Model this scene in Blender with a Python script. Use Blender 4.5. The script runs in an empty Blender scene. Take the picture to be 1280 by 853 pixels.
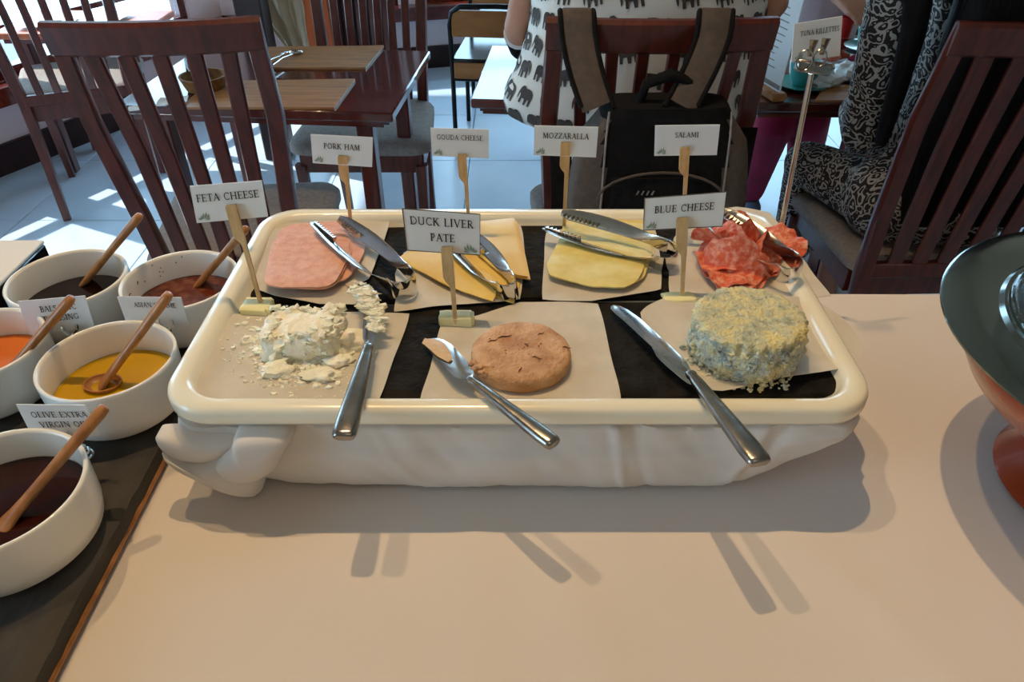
import bpy, math, random
from mathutils import Vector, Matrix, noise
random.seed(7)
S = bpy.context.scene
COL = S.collection
PI = math.pi
# ---------------------------------------------------------------- camera, world, lights, exposure
CAMZ = 1.42
cam = bpy.data.cameras.new('camera'); cam.sensor_width = 36; cam.lens = 924/1280*36
cam.clip_start = 0.02
co = bpy.data.objects.new('camera', cam); COL.objects.link(co)
PITCH = math.radians(37.0)
co.location = (0, 0, CAMZ); co.rotation_euler = (PI/2-PITCH, 0, 0)
S.camera = co
S.view_settings.view_transform = 'Standard'; S.view_settings.look = 'None'
S.view_settings.gamma = 1; S.view_settings.use_curve_mapping = False
S.view_settings.exposure = 0.0
W = bpy.data.worlds.new('world'); S.world = W; W.use_nodes = True
bg = W.node_tree.nodes['Background']
bg.inputs[0].default_value = (0.46, 0.75, 1.0, 1); bg.inputs[1].default_value = 7.5
def lamp(name, kind, loc, aim, energy, color, **kw):
    l = bpy.data.lights.new(name, kind); l.energy = energy; l.color = color
    for k, v in kw.items(): setattr(l, k, v)
    o = bpy.data.objects.new(name, l); COL.objects.link(o); o.location = loc
    d = Vector(aim)-Vector(loc); o.rotation_euler = d.to_track_quat('-Z', 'Y').to_euler()
    return o
WARM = (1.0, 0.69, 0.36)
lamp('ceiling_spot', 'SPOT', (-.21, 1.08, 3.45), (-.25, .42, .95), 93, WARM, spot_size=math.radians(76), spot_blend=.7, shadow_soft_size=.018)
lamp('ceiling_spot', 'SPOT', (-.71, 1.08, 3.45), (-.32, .42, .95), 54, WARM, spot_size=math.radians(76), spot_blend=.7, shadow_soft_size=.018)
lamp('fill_light', 'AREA', (.4, -1.2, 3.4), (.3, -.2, .9), 7, (1, .74, .56), size=1.2)  # added warm fill from behind the camera, no fixture stands for it
lamp('sun', 'SUN', (-5, 5, 5), (-5+.80, 5-.38, 5-.72), 9.0, (1, .95, .88), angle=math.radians(.6))

# ---------------------------------------------------------------- camera maths: a pixel of the 1280x853 photo to a point of the room
CP, SP = math.cos(PITCH), math.sin(PITCH)
def ray(px, py):
    u, v = px-640.0, py-426.5
    return Vector((u, 924*CP-v*SP, -(v*CP+924*SP)))
def at(px, py, z):
    r = ray(px, py); return Vector((0, 0, CAMZ))+r*((z-CAMZ)/r.z)
def aty(px, py, y):
    r = ray(px, py); return Vector((0, 0, CAMZ))+r*(y/r.y)

# ---------------------------------------------------------------- materials
def srgb(h):
    h = h.lstrip('#'); o = []
    for i in (0, 2, 4):
        c = int(h[i:i+2], 16)/255; o.append(c/12.92 if c <= .04045 else ((c+.055)/1.055)**2.4)
    return tuple(o)+(1,)
def pm(name, c1, c2=None, scale=8, rough=.5, metal=0, bump=0, bscale=None, stretch=None, detail=4, ramp=(.35, .65), spec=.5, trans=0, ior=1.45, coat=0, alpha=1, sss=0):
    m = bpy.data.materials.new(name); m.use_nodes = True; N = m.node_tree; b = N.nodes['Principled BSDF']
    b.inputs['Roughness'].default_value = rough; b.inputs['Metallic'].default_value = metal
    b.inputs['Specular IOR Level'].default_value = spec; b.inputs['Transmission Weight'].default_value = trans
    b.inputs['IOR'].default_value = ior; b.inputs['Coat Weight'].default_value = coat; b.inputs['Coat Roughness'].default_value = .08
    b.inputs['Alpha'].default_value = alpha
    if sss: b.inputs['Subsurface Weight'].default_value = sss; b.inputs['Subsurface Scale'].default_value = .01
    b.inputs['Base Color'].default_value = srgb(c1)
    tc = N.nodes.new('ShaderNodeTexCoord'); mp = N.nodes.new('ShaderNodeMapping'); N.links.new(tc.outputs['Object'], mp.inputs[0])
    if stretch: mp.inputs['Scale'].default_value = stretch
    if c2:
        t = N.nodes.new('ShaderNodeTexNoise'); t.inputs['Scale'].default_value = scale; t.inputs['Detail'].default_value = detail
        r = N.nodes.new('ShaderNodeValToRGB'); r.color_ramp.elements[0].position = ramp[0]; r.color_ramp.elements[1].position = ramp[1]
        r.color_ramp.elements[0].color = srgb(c1); r.color_ramp.elements[1].color = srgb(c2)
        N.links.new(mp.outputs[0], t.inputs['Vector']); N.links.new(t.outputs['Fac'], r.inputs[0]); N.links.new(r.outputs[0], b.inputs['Base Color'])
    if bump:
        t2 = N.nodes.new('ShaderNodeTexNoise'); t2.inputs['Scale'].default_value = bscale or scale; t2.inputs['Detail'].default_value = detail
        bp = N.nodes.new('ShaderNodeBump'); bp.inputs['Strength'].default_value = bump; bp.inputs['Distance'].default_value = .003
        N.links.new(mp.outputs[0], t2.inputs['Vector']); N.links.new(t2.outputs['Fac'], bp.inputs['Height']); N.links.new(bp.outputs[0], b.inputs['Normal'])
    return m
M = {}
M['cloth'] = pm('white_cloth', '#d9cfc6', '#ded4cb', 3, .85, bump=.12, bscale=14)
M['cloth2'] = pm('wrap_cloth', '#d6d0ca', '#dcd6d0', 5, .85, bump=.2, bscale=18)
M['porcelain'] = pm('cream_porcelain', '#f0e9d2', '#f2ecd8', 5, .22, coat=.4)
M['bowl'] = pm('white_porcelain', '#f1ede4', '#f4f0e8', 5, .25, coat=.3)
M['slate'] = pm('black_slate', '#100e0d', '#23201d', 60, .8, bump=1, bscale=130, detail=10, spec=.2)
M['slate2'] = pm('grey_slate', '#191715', '#46413b', 18, .7, bump=1, bscale=40, detail=10, stretch=(1, .4, 1), spec=.35)
M['paper'] = pm('parchment', '#c4bbaa', '#cfc6b6', 40, .6, bump=.35, bscale=45)
M['wpaper'] = pm('white_paper', '#e4e4e4', '#e8e8e8', 10, .7)
M['ink'] = pm('black_ink', '#23211f', rough=.7)
M['leafink'] = pm('green_ink', '#8b9c8b', rough=.7)
M['edge'] = pm('card_edge', '#55504a', rough=.7)
M['steel'] = pm('brushed_steel', '#c9c6c2', '#b4b0ab', 40, .16, 1, bump=.04, bscale=60)
M['steel2'] = pm('worn_steel', '#a8a39d', '#8f8a84', 50, .24, 1, bump=.12, bscale=90)
M['chrome'] = pm('chrome', '#e0e0e0', rough=.07, metal=1)
M['bamboo'] = pm('bamboo', '#c9a06a', '#dbb683', 30, .5, stretch=(8, 8, 1))
M['spoonwood'] = pm('spoon_wood', '#94602f', '#b57a42', 25, .38, stretch=(3, 3, 1), coat=.2)
M['mahog'] = pm('dark_mahogany', '#44180f', '#602419', 14, .33, stretch=(5, 5, .6), coat=.25, bump=.04)
M['mahogred'] = pm('red_mahogany', '#6a2416', '#4a160e', 10, .2, stretch=(.6, 6, 4), coat=.6, bump=.03)
M['mahogtop'] = pm('table_gloss_wood', '#5e1c10', '#3e130c', 8, .16, stretch=(.6, 8, 4), coat=.7)
M['orangewood'] = pm('orange_wood', '#a04a22', '#bc5c2e', 6, .4, stretch=(6, 6, .5))
M['lightwood'] = pm('light_wood', '#b9804c', '#96643a', 9, .4, stretch=(.8, 9, 4), bump=.05)
M['chairply'] = pm('plywood', '#96602f', '#a86e3a', 8, .4, stretch=(1, 8, 4))
M['cushion'] = pm('grey_cushion', '#867c78', '#968c86', 90, .9, bump=.3, bscale=400)
M['tile'] = pm('grey_floor_tile', '#b8cce0', '#c2d4e6', 4, .3, bump=.05, bscale=12, spec=.6)
M['grout'] = pm('floor_grout', '#5c646d', rough=.7)
M['wall'] = pm('pink_white_plaster', '#e6d8dc', '#ecdfe3', 3, .8)
M['darkwood'] = pm('dark_baseboard', '#241210', '#31181a', 6, .5)
M['ceil'] = pm('ceiling_plaster', '#7a6652', rough=.9)
M['warmwall'] = pm('warm_plaster', '#86705a', '#8e7862', 3, .85)
M['black'] = pm('black_fabric', '#0c0b0c', '#151314', 60, .85, bump=.3, bscale=200, spec=.2)
M['taupe'] = pm('taupe_webbing', '#4b4039', '#57493f', 80, .85, bump=.4, bscale=300)
M['blackgloss'] = pm('black_gloss', '#0b0b0c', rough=.15)
M['tube'] = pm('black_metal', '#101012', rough=.35, metal=.5)
M['skin'] = pm('skin', '#c08a70', '#b57c62', 8, .5, sss=.05)
M['skin2'] = pm('skin_warm', '#a8735c', '#9b6650', 8, .5, sss=.05)
M['hair'] = pm('black_hair', '#080506', '#120c0d', 30, .6, bump=.9, bscale=30, stretch=(8, 8, .4), spec=.2)
M['shirt'] = pm('white_shirt', '#d6d0c8', '#dedad2', 6, .85, bump=.25, bscale=10)
M['print'] = pm('elephant_ink', '#3a3534', '#4a4442', 60, .8)
M['pink'] = pm('magenta_trousers', '#8a1238', '#a01a45', 8, .8, bump=.2, bscale=20)
M['blouse'] = pm('mauve_blouse', '#a08a8a', '#b09c9c', 8, .85, bump=.2, bscale=14)
M['shoe'] = pm('blue_shoe', '#51647c', '#6c7e92', 20, .8)
M['teal'] = pm('teal_ceramic', '#3f9a98', '#47a4a0', 5, .25, coat=.4)
M['coffee'] = pm('coffee', '#8a5a3c', '#a87450', 20, .3)
M['ham'] = pm('pork_ham', '#d9987e', '#e6ae94', 120, .42, bump=.25, bscale=300, sss=.1)
M['hamedge'] = pm('ham_rind', '#b96e50', '#c47c5e', 30, .45)
M['gouda'] = pm('gouda', '#e4bb5c', '#eac56c', 30, .4, bump=.05, bscale=200, sss=.1)
M['mozz'] = pm('mozzarella', '#dcc670', '#e6d388', 60, .4, bump=.25, bscale=160, sss=.1)
M['salami'] = pm('salami', '#d9603f', '#f0b49a', 170, .42, bump=.6, bscale=300, detail=6, ramp=(.44, .74))
M['pate'] = pm('duck_pate', '#b9855a', '#d9ab7e', 60, .6, bump=1, bscale=260, detail=9)
M['smear'] = pm('pate_smear', '#c9a06c', '#d8b282', 60, .45, bump=.4, bscale=200)
M['feta'] = pm('feta', '#f8f1da', '#fffae8', 60, .75, bump=.5, bscale=330, detail=8, sss=.15)
M['butter'] = pm('butter', '#eee3a4', '#f2e9b4', 12, .5, sss=.1)
M['balsamic'] = pm('balsamic', '#120808', '#1c0d0b', 10, .06)
M['sesame'] = pm('sesame_dressing', '#5a2618', '#84503a', 90, .15, ramp=(.45, .75))
M['orange'] = pm('orange_dressing', '#d0661c', '#dd7a2c', 10, .12)
M['oil'] = pm('olive_oil', '#c79a06', '#b58a04', 6, .05)
M['soy'] = pm('dark_red_sauce', '#260c08', '#34120c', 10, .1)
M['lacquer'] = pm('orange_lacquer', '#8a2f12', '#9c3a18', 10, .25, coat=.5)
M['glass'] = pm('clear_glass', '#f2f6f5', rough=.01, trans=1, ior=1.45)
M['leaf'] = pm('salad_leaf', '#3f5a26', '#6c8244', 20, .5, bump=.3, bscale=40)
M['leafdark'] = pm('dark_leaf', '#251018', '#3c1a24', 20, .5)
M['curtain'] = pm('cream_curtain', '#b8a488', '#c6b498', 5, .85)
M['wicker'] = pm('wicker', '#9a6a34', '#6e4820', 60, .7, bump=1, bscale=80)
M['red'] = pm('red_plastic', '#c42222', rough=.4)
M['plateblue'] = pm('pale_plate', '#d8dade', rough=.25)
def thin_glass(name, tint, rough=.0, f=1.5):
    m = bpy.data.materials.new(name); m.use_nodes = True; N = m.node_tree; N.nodes.remove(N.nodes['Principled BSDF']); out = N.nodes['Material Output']
    t = N.nodes.new('ShaderNodeBsdfTransparent'); t.inputs[0].default_value = tint; g = N.nodes.new('ShaderNodeBsdfGlossy'); g.inputs['Roughness'].default_value = rough
    lw = N.nodes.new('ShaderNodeLayerWeight'); lw.inputs[0].default_value = .5; pw = N.nodes.new('ShaderNodeMath'); pw.operation = 'POWER'; pw.inputs[1].default_value = 4
    fr = N.nodes.new('ShaderNodeMath'); fr.operation = 'MULTIPLY_ADD'; fr.inputs[1].default_value = .8; fr.inputs[2].default_value = .05; N.links.new(lw.outputs['Facing'], pw.inputs[0]); N.links.new(pw.outputs[0], fr.inputs[0]); mx = N.nodes.new('ShaderNodeMixShader')
    N.links.new(fr.outputs[0], mx.inputs[0]); N.links.new(t.outputs[0], mx.inputs[1]); N.links.new(g.outputs[0], mx.inputs[2]); N.links.new(mx.outputs[0], out.inputs[0]); return m
M['coverglass'] = thin_glass('cover_glass', (.93, .95, .94, 1), .02)
M['pane'] = thin_glass('window_glass', (.97, .98, .98, 1))
def blue_mat(nm, cols):
    m = pm(nm, '#c9c3a0'); N = m.node_tree; b = N.nodes['Principled BSDF']; b.inputs['Roughness'].default_value = .6
    tc = N.nodes['Texture Coordinate']
    t = N.nodes.new('ShaderNodeTexNoise'); t.inputs['Scale'].default_value = 75; t.inputs['Detail'].default_value = 9; t.inputs['Roughness'].default_value = .65
    N.links.new(tc.outputs['Object'], t.inputs['Vector'])
    r = N.nodes.new('ShaderNodeValToRGB'); e = r.color_ramp.elements
    e[0].position = .30; e[0].color = srgb(cols[0]); e[1].position = .60; e[1].color = srgb(cols[3])
    x = e.new(.385); x.color = srgb(cols[1]); x = e.new(.47); x.color = srgb(cols[2])
    N.links.new(t.outputs['Fac'], r.inputs[0]); N.links.new(r.outputs[0], b.inputs['Base Color'])
    bp = N.nodes.new('ShaderNodeBump'); bp.inputs['Strength'].default_value = 1; bp.inputs['Distance'].default_value = .004
    t2 = N.nodes.new('ShaderNodeTexNoise'); t2.inputs['Scale'].default_value = 260; t2.inputs['Detail'].default_value = 6
    N.links.new(tc.outputs['Object'], t2.inputs['Vector']); N.links.new(t2.outputs['Fac'], bp.inputs['Height']); N.links.new(bp.outputs[0], b.inputs['Normal'])
    return m
M['blue'] = blue_mat('blue_cheese_rind', ('#8b927a', '#b5b595', '#cdc8a2', '#e6d592'))
M['blueside'] = blue_mat('blue_cheese_side', ('#587078', '#a3b2ac', '#cfd2c2', '#eadfae'))
def paisley():
    m = pm('paisley_print', '#1d1716'); N = m.node_tree; b = N.nodes['Principled BSDF']; b.inputs['Roughness'].default_value = .85
    tc = N.nodes['Texture Coordinate']
    nz = N.nodes.new('ShaderNodeTexNoise'); nz.inputs['Scale'].default_value = 14; N.links.new(tc.outputs['Object'], nz.inputs['Vector'])
    mx = N.nodes.new('ShaderNodeMix'); mx.data_type = 'RGBA'; mx.blend_type = 'ADD'; mx.inputs[0].default_value = .09
    N.links.new(tc.outputs['Object'], mx.inputs[6]); N.links.new(nz.outputs['Color'], mx.inputs[7])
    v = N.nodes.new('ShaderNodeTexVoronoi'); v.inputs['Scale'].default_value = 42; N.links.new(mx.outputs[2], v.inputs['Vector'])
    v2 = N.nodes.new('ShaderNodeTexVoronoi'); v2.inputs['Scale'].default_value = 90; N.links.new(mx.outputs[2], v2.inputs['Vector'])
    ml = N.nodes.new('ShaderNodeMath'); ml.operation = 'MULTIPLY'; ml.inputs[1].default_value = 15; N.links.new(v.outputs['Distance'], ml.inputs[0])
    sn = N.nodes.new('ShaderNodeMath'); sn.operation = 'SINE'; N.links.new(ml.outputs[0], sn.inputs[0])
    g = N.nodes.new('ShaderNodeMath'); g.operation = 'GREATER_THAN'; g.inputs[1].default_value = .35; N.links.new(sn.outputs[0], g.inputs[0])
    l = N.nodes.new('ShaderNodeMath'); l.operation = 'LESS_THAN'; l.inputs[1].default_value = .22; N.links.new(v2.outputs['Distance'], l.inputs[0])
    a = N.nodes.new('ShaderNodeMath'); a.operation = 'MULTIPLY'; N.links.new(g.outputs[0], a.inputs[0])
    st = N.nodes.new('ShaderNodeMath'); st.operation = 'GREATER_THAN'; st.inputs[1].default_value = .16; N.links.new(v2.outputs['Distance'], st.inputs[0]); N.links.new(st.outputs[0], a.inputs[1])
    mm = N.nodes.new('ShaderNodeMath'); mm.operation = 'MAXIMUM'; N.links.new(a.outputs[0], mm.inputs[0]); N.links.new(l.outputs[0], mm.inputs[1])
    r = N.nodes.new('ShaderNodeValToRGB'); r.color_ramp.elements[0].color = srgb('#2a2120'); r.color_ramp.elements[1].color = srgb('#b5aca4')
    N.links.new(mm.outputs[0], r.inputs[0]); N.links.new(r.outputs[0], b.inputs['Base Color'])
    return m
M['paisley'] = paisley()

# ---------------------------------------------------------------- mesh builder
def nz(x, y, z=0, s=1.0): return noise.noise(Vector((x*s, y*s, z*s)))
class MB:
    def __init__(s): s.v = []; s.f = []
    def add(s, vs, fs):
        o = len(s.v); s.v += [tuple(p) for p in vs]; s.f += [tuple(i+o for i in f) for f in fs]; return s
    def box(s, c, d, R=None, bev=0):
        c = Vector(c); hx, hy, hz = d[0]/2, d[1]/2, d[2]/2
        if bev:
            b = min(bev, hx*.9, hy*.9, hz*.9); vs = []
            for sx in (-1, 1):
                for sy in (-1, 1):
                    for sz in (-1, 1):
                        vs += [(sx*(hx-b), sy*(hy-b), sz*hz), (sx*(hx-b), sy*hy, sz*(hz-b)), (sx*hx, sy*(hy-b), sz*(hz-b))]
            k = lambda sx, sy, sz, t: ((sx > 0)*4+(sy > 0)*2+(sz > 0))*3+t
            fs = []
            for sg in (-1, 1):
                q = [k(-1, -1, sg, 0), k(1, -1, sg, 0), k(1, 1, sg, 0), k(-1, 1, sg, 0)]; fs.append(q if sg > 0 else q[::-1])
                q = [k(-1, sg, -1, 1), k(1, sg, -1, 1), k(1, sg, 1, 1), k(-1, sg, 1, 1)]; fs.append(q if sg < 0 else q[::-1])
                q = [k(sg, -1, -1, 2), k(sg, 1, -1, 2), k(sg, 1, 1, 2), k(sg, -1, 1, 2)]; fs.append(q if sg > 0 else q[::-1])
            for a in (-1, 1):
                for b_ in (-1, 1):
                    fs.append([k(-1, a, b_, 0), k(1, a, b_, 0), k(1, a, b_, 1), k(-1, a, b_, 1)])
                    fs.append([k(a, -1, b_, 0), k(a, 1, b_, 0), k(a, 1, b_, 2), k(a, -1, b_, 2)])
                    fs.append([k(a, b_, -1, 1), k(a, b_, 1, 1), k(a, b_, 1, 2), k(a, b_, -1, 2)])
                    for cc in (-1, 1): fs.append([k(a, b_, cc, 0), k(a, b_, cc, 1), k(a, b_, cc, 2)])
        else:
            vs = [(x*hx, y*hy, z*hz) for x in (-1, 1) for y in (-1, 1) for z in (-1, 1)]
            fs = [(0, 1, 3, 2), (4, 6, 7, 5), (0, 4, 5, 1), (2, 3, 7, 6), (0, 2, 6, 4), (1, 5, 7, 3)]
        if R: vs = [R @ Vector(p) for p in vs]
        return s.add([c+Vector(p) for p in vs], fs)
    def loft(s, rings, c0=True, c1=True, closed=True):
        n = len(rings[0]); vs = [p for r in rings for p in r]; fs = []
        for i in range(len(rings)-1):
            for j in range(n if closed else n-1):
                a = i*n+j; b = i*n+(j+1) % n; fs.append((a, b, b+n, a+n))
        if c0: fs.append(tuple(range(n))[::-1])
        if c1: fs.append(tuple((len(rings)-1)*n+j for j in range(n)))
        return s.add(vs, fs)
    def tube(s, pts, r, n=8, sq=None):
        # sq=(w,h) sweeps a rectangle instead of a circle
        pts = [Vector(p) for p in pts]; rings = []
        up = Vector((0, 0, 1)); prev = None
        for i, p in enumerate(pts):
            t = (pts[min(i+1, len(pts)-1)]-pts[max(i-1, 0)]).normalized()
            if prev is None:
                ref = up if abs(t.z) < .9 else Vector((0, 1, 0)); a = t.cross(ref).normalized()
            else: a = (prev-t*prev.dot(t)).normalized()
            prev = a; b = t.cross(a)
            rr = r[i] if isinstance(r, (list, tuple)) else r
            rings.append([p+a*math.cos(k*2*PI/n)*rr+b*math.sin(k*2*PI/n)*rr for k in range(n)])
        return s.loft(rings)
    def sweep(s, pts, secs, wd, n=None):
        # rectangle section: half width along wd[i], half thickness across; secs = list of (hw, ht); wd width vectors
        pts = [Vector(p) for p in pts]; rings = []
        for i, p in enumerate(pts):
            t = (pts[min(i+1, len(pts)-1)]-pts[max(i-1, 0)]).normalized()
            w = Vector(wd[i] if isinstance(wd, list) else wd); w = (w-t*w.dot(t)).normalized(); q = t.cross(w)
            hw, ht = secs[i] if isinstance(secs, list) else secs
            rings.append([p+w*hw*.8+q*ht, p+w*hw+q*ht*.4, p+w*hw-q*ht*.4, p+w*hw*.8-q*ht, p-w*hw*.8-q*ht, p-w*hw-q*ht*.4, p-w*hw+q*ht*.4, p-w*hw*.8+q*ht])
        return s.loft(rings)
    def lathe(s, prof, c=(0, 0, 0), n=48, wob=0):
        c = Vector(c); rings = []
        for (r, z) in prof:
            rings.append([c+Vector((r*math.cos(k*2*PI/n), r*math.sin(k*2*PI/n), z)) for k in range(n)])
        return s.loft(rings)
    def sphere(s, c, r, n=12, m=8, sc=(1, 1, 1), jit=0, seed=0):
        c = Vector(c); rings = []
        for i in range(1, m):
            th = PI*i/m
            rings.append([Vector((math.sin(th)*math.cos(k*2*PI/n), math.sin(th)*math.sin(k*2*PI/n), -math.cos(th))) for k in range(n)])
        rings = [[c+Vector((p.x*sc[0], p.y*sc[1], p.z*sc[2]))*r*(1+jit*noise.noise(p*1.7+Vector((seed, seed*.7, 0)))) for p in R] for R in rings]
        return s.loft(rings)
    def build(s, name, mat, parent=None, smooth=True, angle=40):
        me = bpy.data.meshes.new(name); me.from_pydata(s.v, [], s.f); me.validate(); me.update()
        import bmesh
        bm = bmesh.new(); bm.from_mesh(me); bmesh.ops.recalc_face_normals(bm, faces=bm.faces)
        if smooth:
            for f in bm.faces: f.smooth = True
            for e in bm.edges:
                if len(e.link_faces) == 2 and e.calc_face_angle(0) > math.radians(angle): e.smooth = False
        bm.to_mesh(me); bm.free()
        me.materials.append(M[mat] if isinstance(mat, str) else mat)
        o = bpy.data.objects.new(name, me); COL.objects.link(o)
        if parent is not None: o.parent = parent
        return o
def tag(o, label, cat, group=None, kind=None):
    o['label'] = label; o['category'] = cat
    if group: o['group'] = group
    if kind: o['kind'] = kind
    return o
def thing(name, label, cat, loc=(0, 0, 0), rz=0, group=None):
    o = bpy.data.objects.new(name, None); o.empty_display_size = .05; COL.objects.link(o)
    o.location = loc; o.rotation_euler = (0, 0, rz); return tag(o, label, cat, group)
def struct(o): o['kind'] = 'structure'; return o
def rrect(cx, cy, w, d, r, z, n=8):
    r = max(1e-4, min(r, w/2, d/2)); out = []
    for (sx, sy, a0) in ((1, 1, 0), (-1, 1, PI/2), (-1, -1, PI), (1, -1, 1.5*PI)):
        for k in range(n+1):
            a = a0+k*PI/2/n; out.append(Vector((cx+sx*(w/2-r)+r*math.cos(a), cy+sy*(d/2-r)+r*math.sin(a), z)))
    return out
def smooth_poly(pts, k=6, tens=.5, corner=None):
    n = len(pts); out = []
    for i in range(n):
        p0, p1, p2, p3 = (Vector(pts[(i+j-1) % n]) for j in range(4))
        for s in range(k):
            t = s/k
            q = .5*((2*p1)+(p2-p0)*t+(2*p0-5*p1+4*p2-p3)*t*t+(3*p1-p0-3*p2+p3)*t**3)
            l = p1.lerp(p2, t); out.append(l.lerp(q, tens))
    return out
def sheet(poly, h, thick, rings=8, wave=.0, ws=30, lift=0.0, seed=0, jag=0):
    """a star-shaped flat piece: poly = outline points (xyz), top surface function of noise; returns MB"""
    n = len(poly); c = sum(poly, Vector())/n; mb = MB()
    if jag: poly = [p+(p-c).normalized()*jag*noise.noise(p*160+Vector((seed, 0, 0))) for p in poly]
    def zf(p, t): return wave*noise.noise(Vector((p.x*ws, p.y*ws, seed)))+lift*t**3*(1+.8*noise.noise(Vector((p.x*22, p.y*22, seed+9))))
    top = []
    for i in range(1, rings+1):
        t = i/rings; R = []
        for p in poly:
            q = c.lerp(p, t); q.z += thick*(1 if i < rings else .75)+zf(q, t); R.append(q)
        top.append(R)
    bot = []
    for i in (rings, max(1, rings-1), max(1, rings//2)):
        t = i/rings; bot.append([Vector((q.x, q.y, c.lerp(p, t).z+zf(q, t))) for p in poly for q in (c.lerp(p, t),)])
    return mb.loft(top+bot)
def pxpoly(pts, z, k=5, tens=.35): return smooth_poly([at(x, y, z) for x, y in pts], k, tens)

# ---------------------------------------------------------------- lettering (own serif strokes)
def arc(cx, cy, rx, ry, a0, a1, n=9): return [(cx+rx*math.cos(math.radians(a0+(a1-a0)*i/n)), cy+ry*math.sin(math.radians(a0+(a1-a0)*i/n))) for i in range(n+1)]
T, t_ = .15, .075
GL = {
 'A': (.80, [([(.10, 0), (.40, 1)], t_), ([(.38, 1), (.70, 0)], T), ([(.2, .34), (.58, .34)], t_)], [(.1, 0), (.7, 0)]),
 'B': (.66, [([(.16, 0), (.16, 1)], T), ([(.16, .97), (.32, .97)]+arc(.32, .76, .18, .21, 90, -90)+[(.16, .53)], .1), ([(.32, .53)]+arc(.33, .28, .23, .25, 90, -90)+[(.16, .03)], .11)], [(.12, 0), (.12, 1)]),
 'C': (.78, [(arc(.45, .5, .33, .47, 50, 310, 16), .11), ([(.68, .98), (.68, .72)], .05), ([(.68, .02), (.68, .22)], .04)], []),
 'D': (.84, [([(.16, 0), (.16, 1)], T), ([(.16, .97), (.38, .97)]+arc(.38, .5, .36, .47, 90, -90, 12)+[(.16, .03)], .1)], [(.12, 0), (.12, 1)]),
 'E': (.66, [([(.16, 0), (.16, 1)], T), ([(.16, .97), (.58, .97)], t_), ([(.16, .52), (.46, .52)], t_), ([(.16, .03), (.60, .03)], t_), ([(.58, 1), (.58, .8)], .05), ([(.60, 0), (.60, .2)], .05), ([(.46, .42), (.46, .62)], .05)], [(.12, 0), (.12, 1)]),
 'F': (.62, [([(.16, 0), (.16, 1)], T), ([(.16, .97), (.56, .97)], t_), ([(.16, .52), (.44, .52)], t_), ([(.56, 1), (.56, .8)], .05), ([(.44, .42), (.44, .62)], .05)], [(.16, 0), (.12, 1)]),
 'G': (.84, [(arc(.45, .5, .34, .47, 50, 325, 16), .11), ([(.7, .98), (.7, .72)], .05), ([(.7, .08), (.7, .42)], .13)], [(.7, .44)]),
 'H': (.90, [([(.17, 0), (.17, 1)], T), ([(.72, 0), (.72, 1)], T), ([(.17, .52), (.72, .52)], t_)], [(.17, 0), (.17, 1), (.72, 0), (.72, 1)]),
 'I': (.42, [([(.20, 0), (.20, 1)], T)], [(.2, 0), (.2, 1)]),
 'K': (.80, [([(.16, 0), (.16, 1)], T), ([(.62, .98), (.2, .48)], t_), ([(.3, .58), (.68, .02)], T)], [(.16, 0), (.16, 1), (.62, 1), (.7, 0)]),
 'L': (.64, [([(.16, 0), (.16, 1)], T), ([(.16, .03), (.58, .03)], t_), ([(.58, 0), (.58, .24)], .05)], [(.16, 0), (.16, 1)]),
 'M': (1.02, [([(.14, 0), (.18, 1)], t_), ([(.18, 1), (.50, .1)], T), ([(.50, .1), (.82, 1)], t_), ([(.82, 1), (.86, 0)], T)], [(.14, 0), (.14, 1), (.86, 0), (.86, 1)]),
 'N': (.90, [([(.16, 0), (.16, 1)], t_), ([(.16, 1), (.72, 0)], T), ([(.72, 0), (.72, 1)], t_)], [(.16, 0), (.12, 1), (.72, 1)]),
 'O': (.90, [(arc(.44, .5, .34, .46, 0, 360, 22), .115)], []),
 'P': (.64, [([(.16, 0), (.16, 1)], T), ([(.16, .97), (.32, .97)]+arc(.32, .72, .2, .25, 90, -90)+[(.16, .47)], .1)], [(.16, 0), (.12, 1)]),
 'R': (.74, [([(.16, 0), (.16, 1)], T), ([(.16, .97), (.32, .97)]+arc(.32, .73, .19, .24, 90, -90)+[(.16, .49)], .1), ([(.32, .5), (.66, .02)], T)], [(.16, 0), (.12, 1), (.68, 0)]),
 'S': (.58, [(arc(.28, .75, .19, .22, 40, 230, 9)+arc(.28, .26, .21, .23, 60, -150, 9), .11), ([(.45, .98), (.45, .76)], .045), ([(.08, .02), (.08, .24)], .045)], []),
 'T': (.72, [([(.35, 0), (.35, 1)], T), ([(.05, .97), (.65, .97)], t_), ([(.06, 1), (.06, .78)], .05), ([(.64, 1), (.64, .78)], .05)], [(.35, 0)]),
 'U': (.88, [([(.17, 1), (.17, .32)]+arc(.43, .32, .26, .29, 180, 360, 10)+[(.69, 1)], .11)], [(.17, 1), (.69, 1)]),
 'V': (.80, [([(.1, 1), (.40, 0)], T), ([(.40, 0), (.70, 1)], t_)], [(.1, 1), (.7, 1)]),
 'X': (.80, [([(.1, 1), (.68, 0)], T), ([(.66, 1), (.1, 0)], t_)], [(.1, 1), (.66, 1), (.1, 0), (.68, 0)]),
 'Z': (.70, [([(.08, .97), (.6, .97)], t_), ([(.6, .97), (.1, .03)], T), ([(.1, .03), (.62, .03)], t_), ([(.09, 1), (.09, .8)], .05), ([(.61, 0), (.61, .2)], .05)], []),
 ' ': (.42, [], [])}
def quadpt(q, u, v, off):
    a = q[0].lerp(q[1], u); b = q[3].lerp(q[2], u); n = (q[1]-q[0]).cross(q[3]-q[0]).normalized()
    if n.y > 0: n = -n
    return a.lerp(b, v)+n*off
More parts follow.
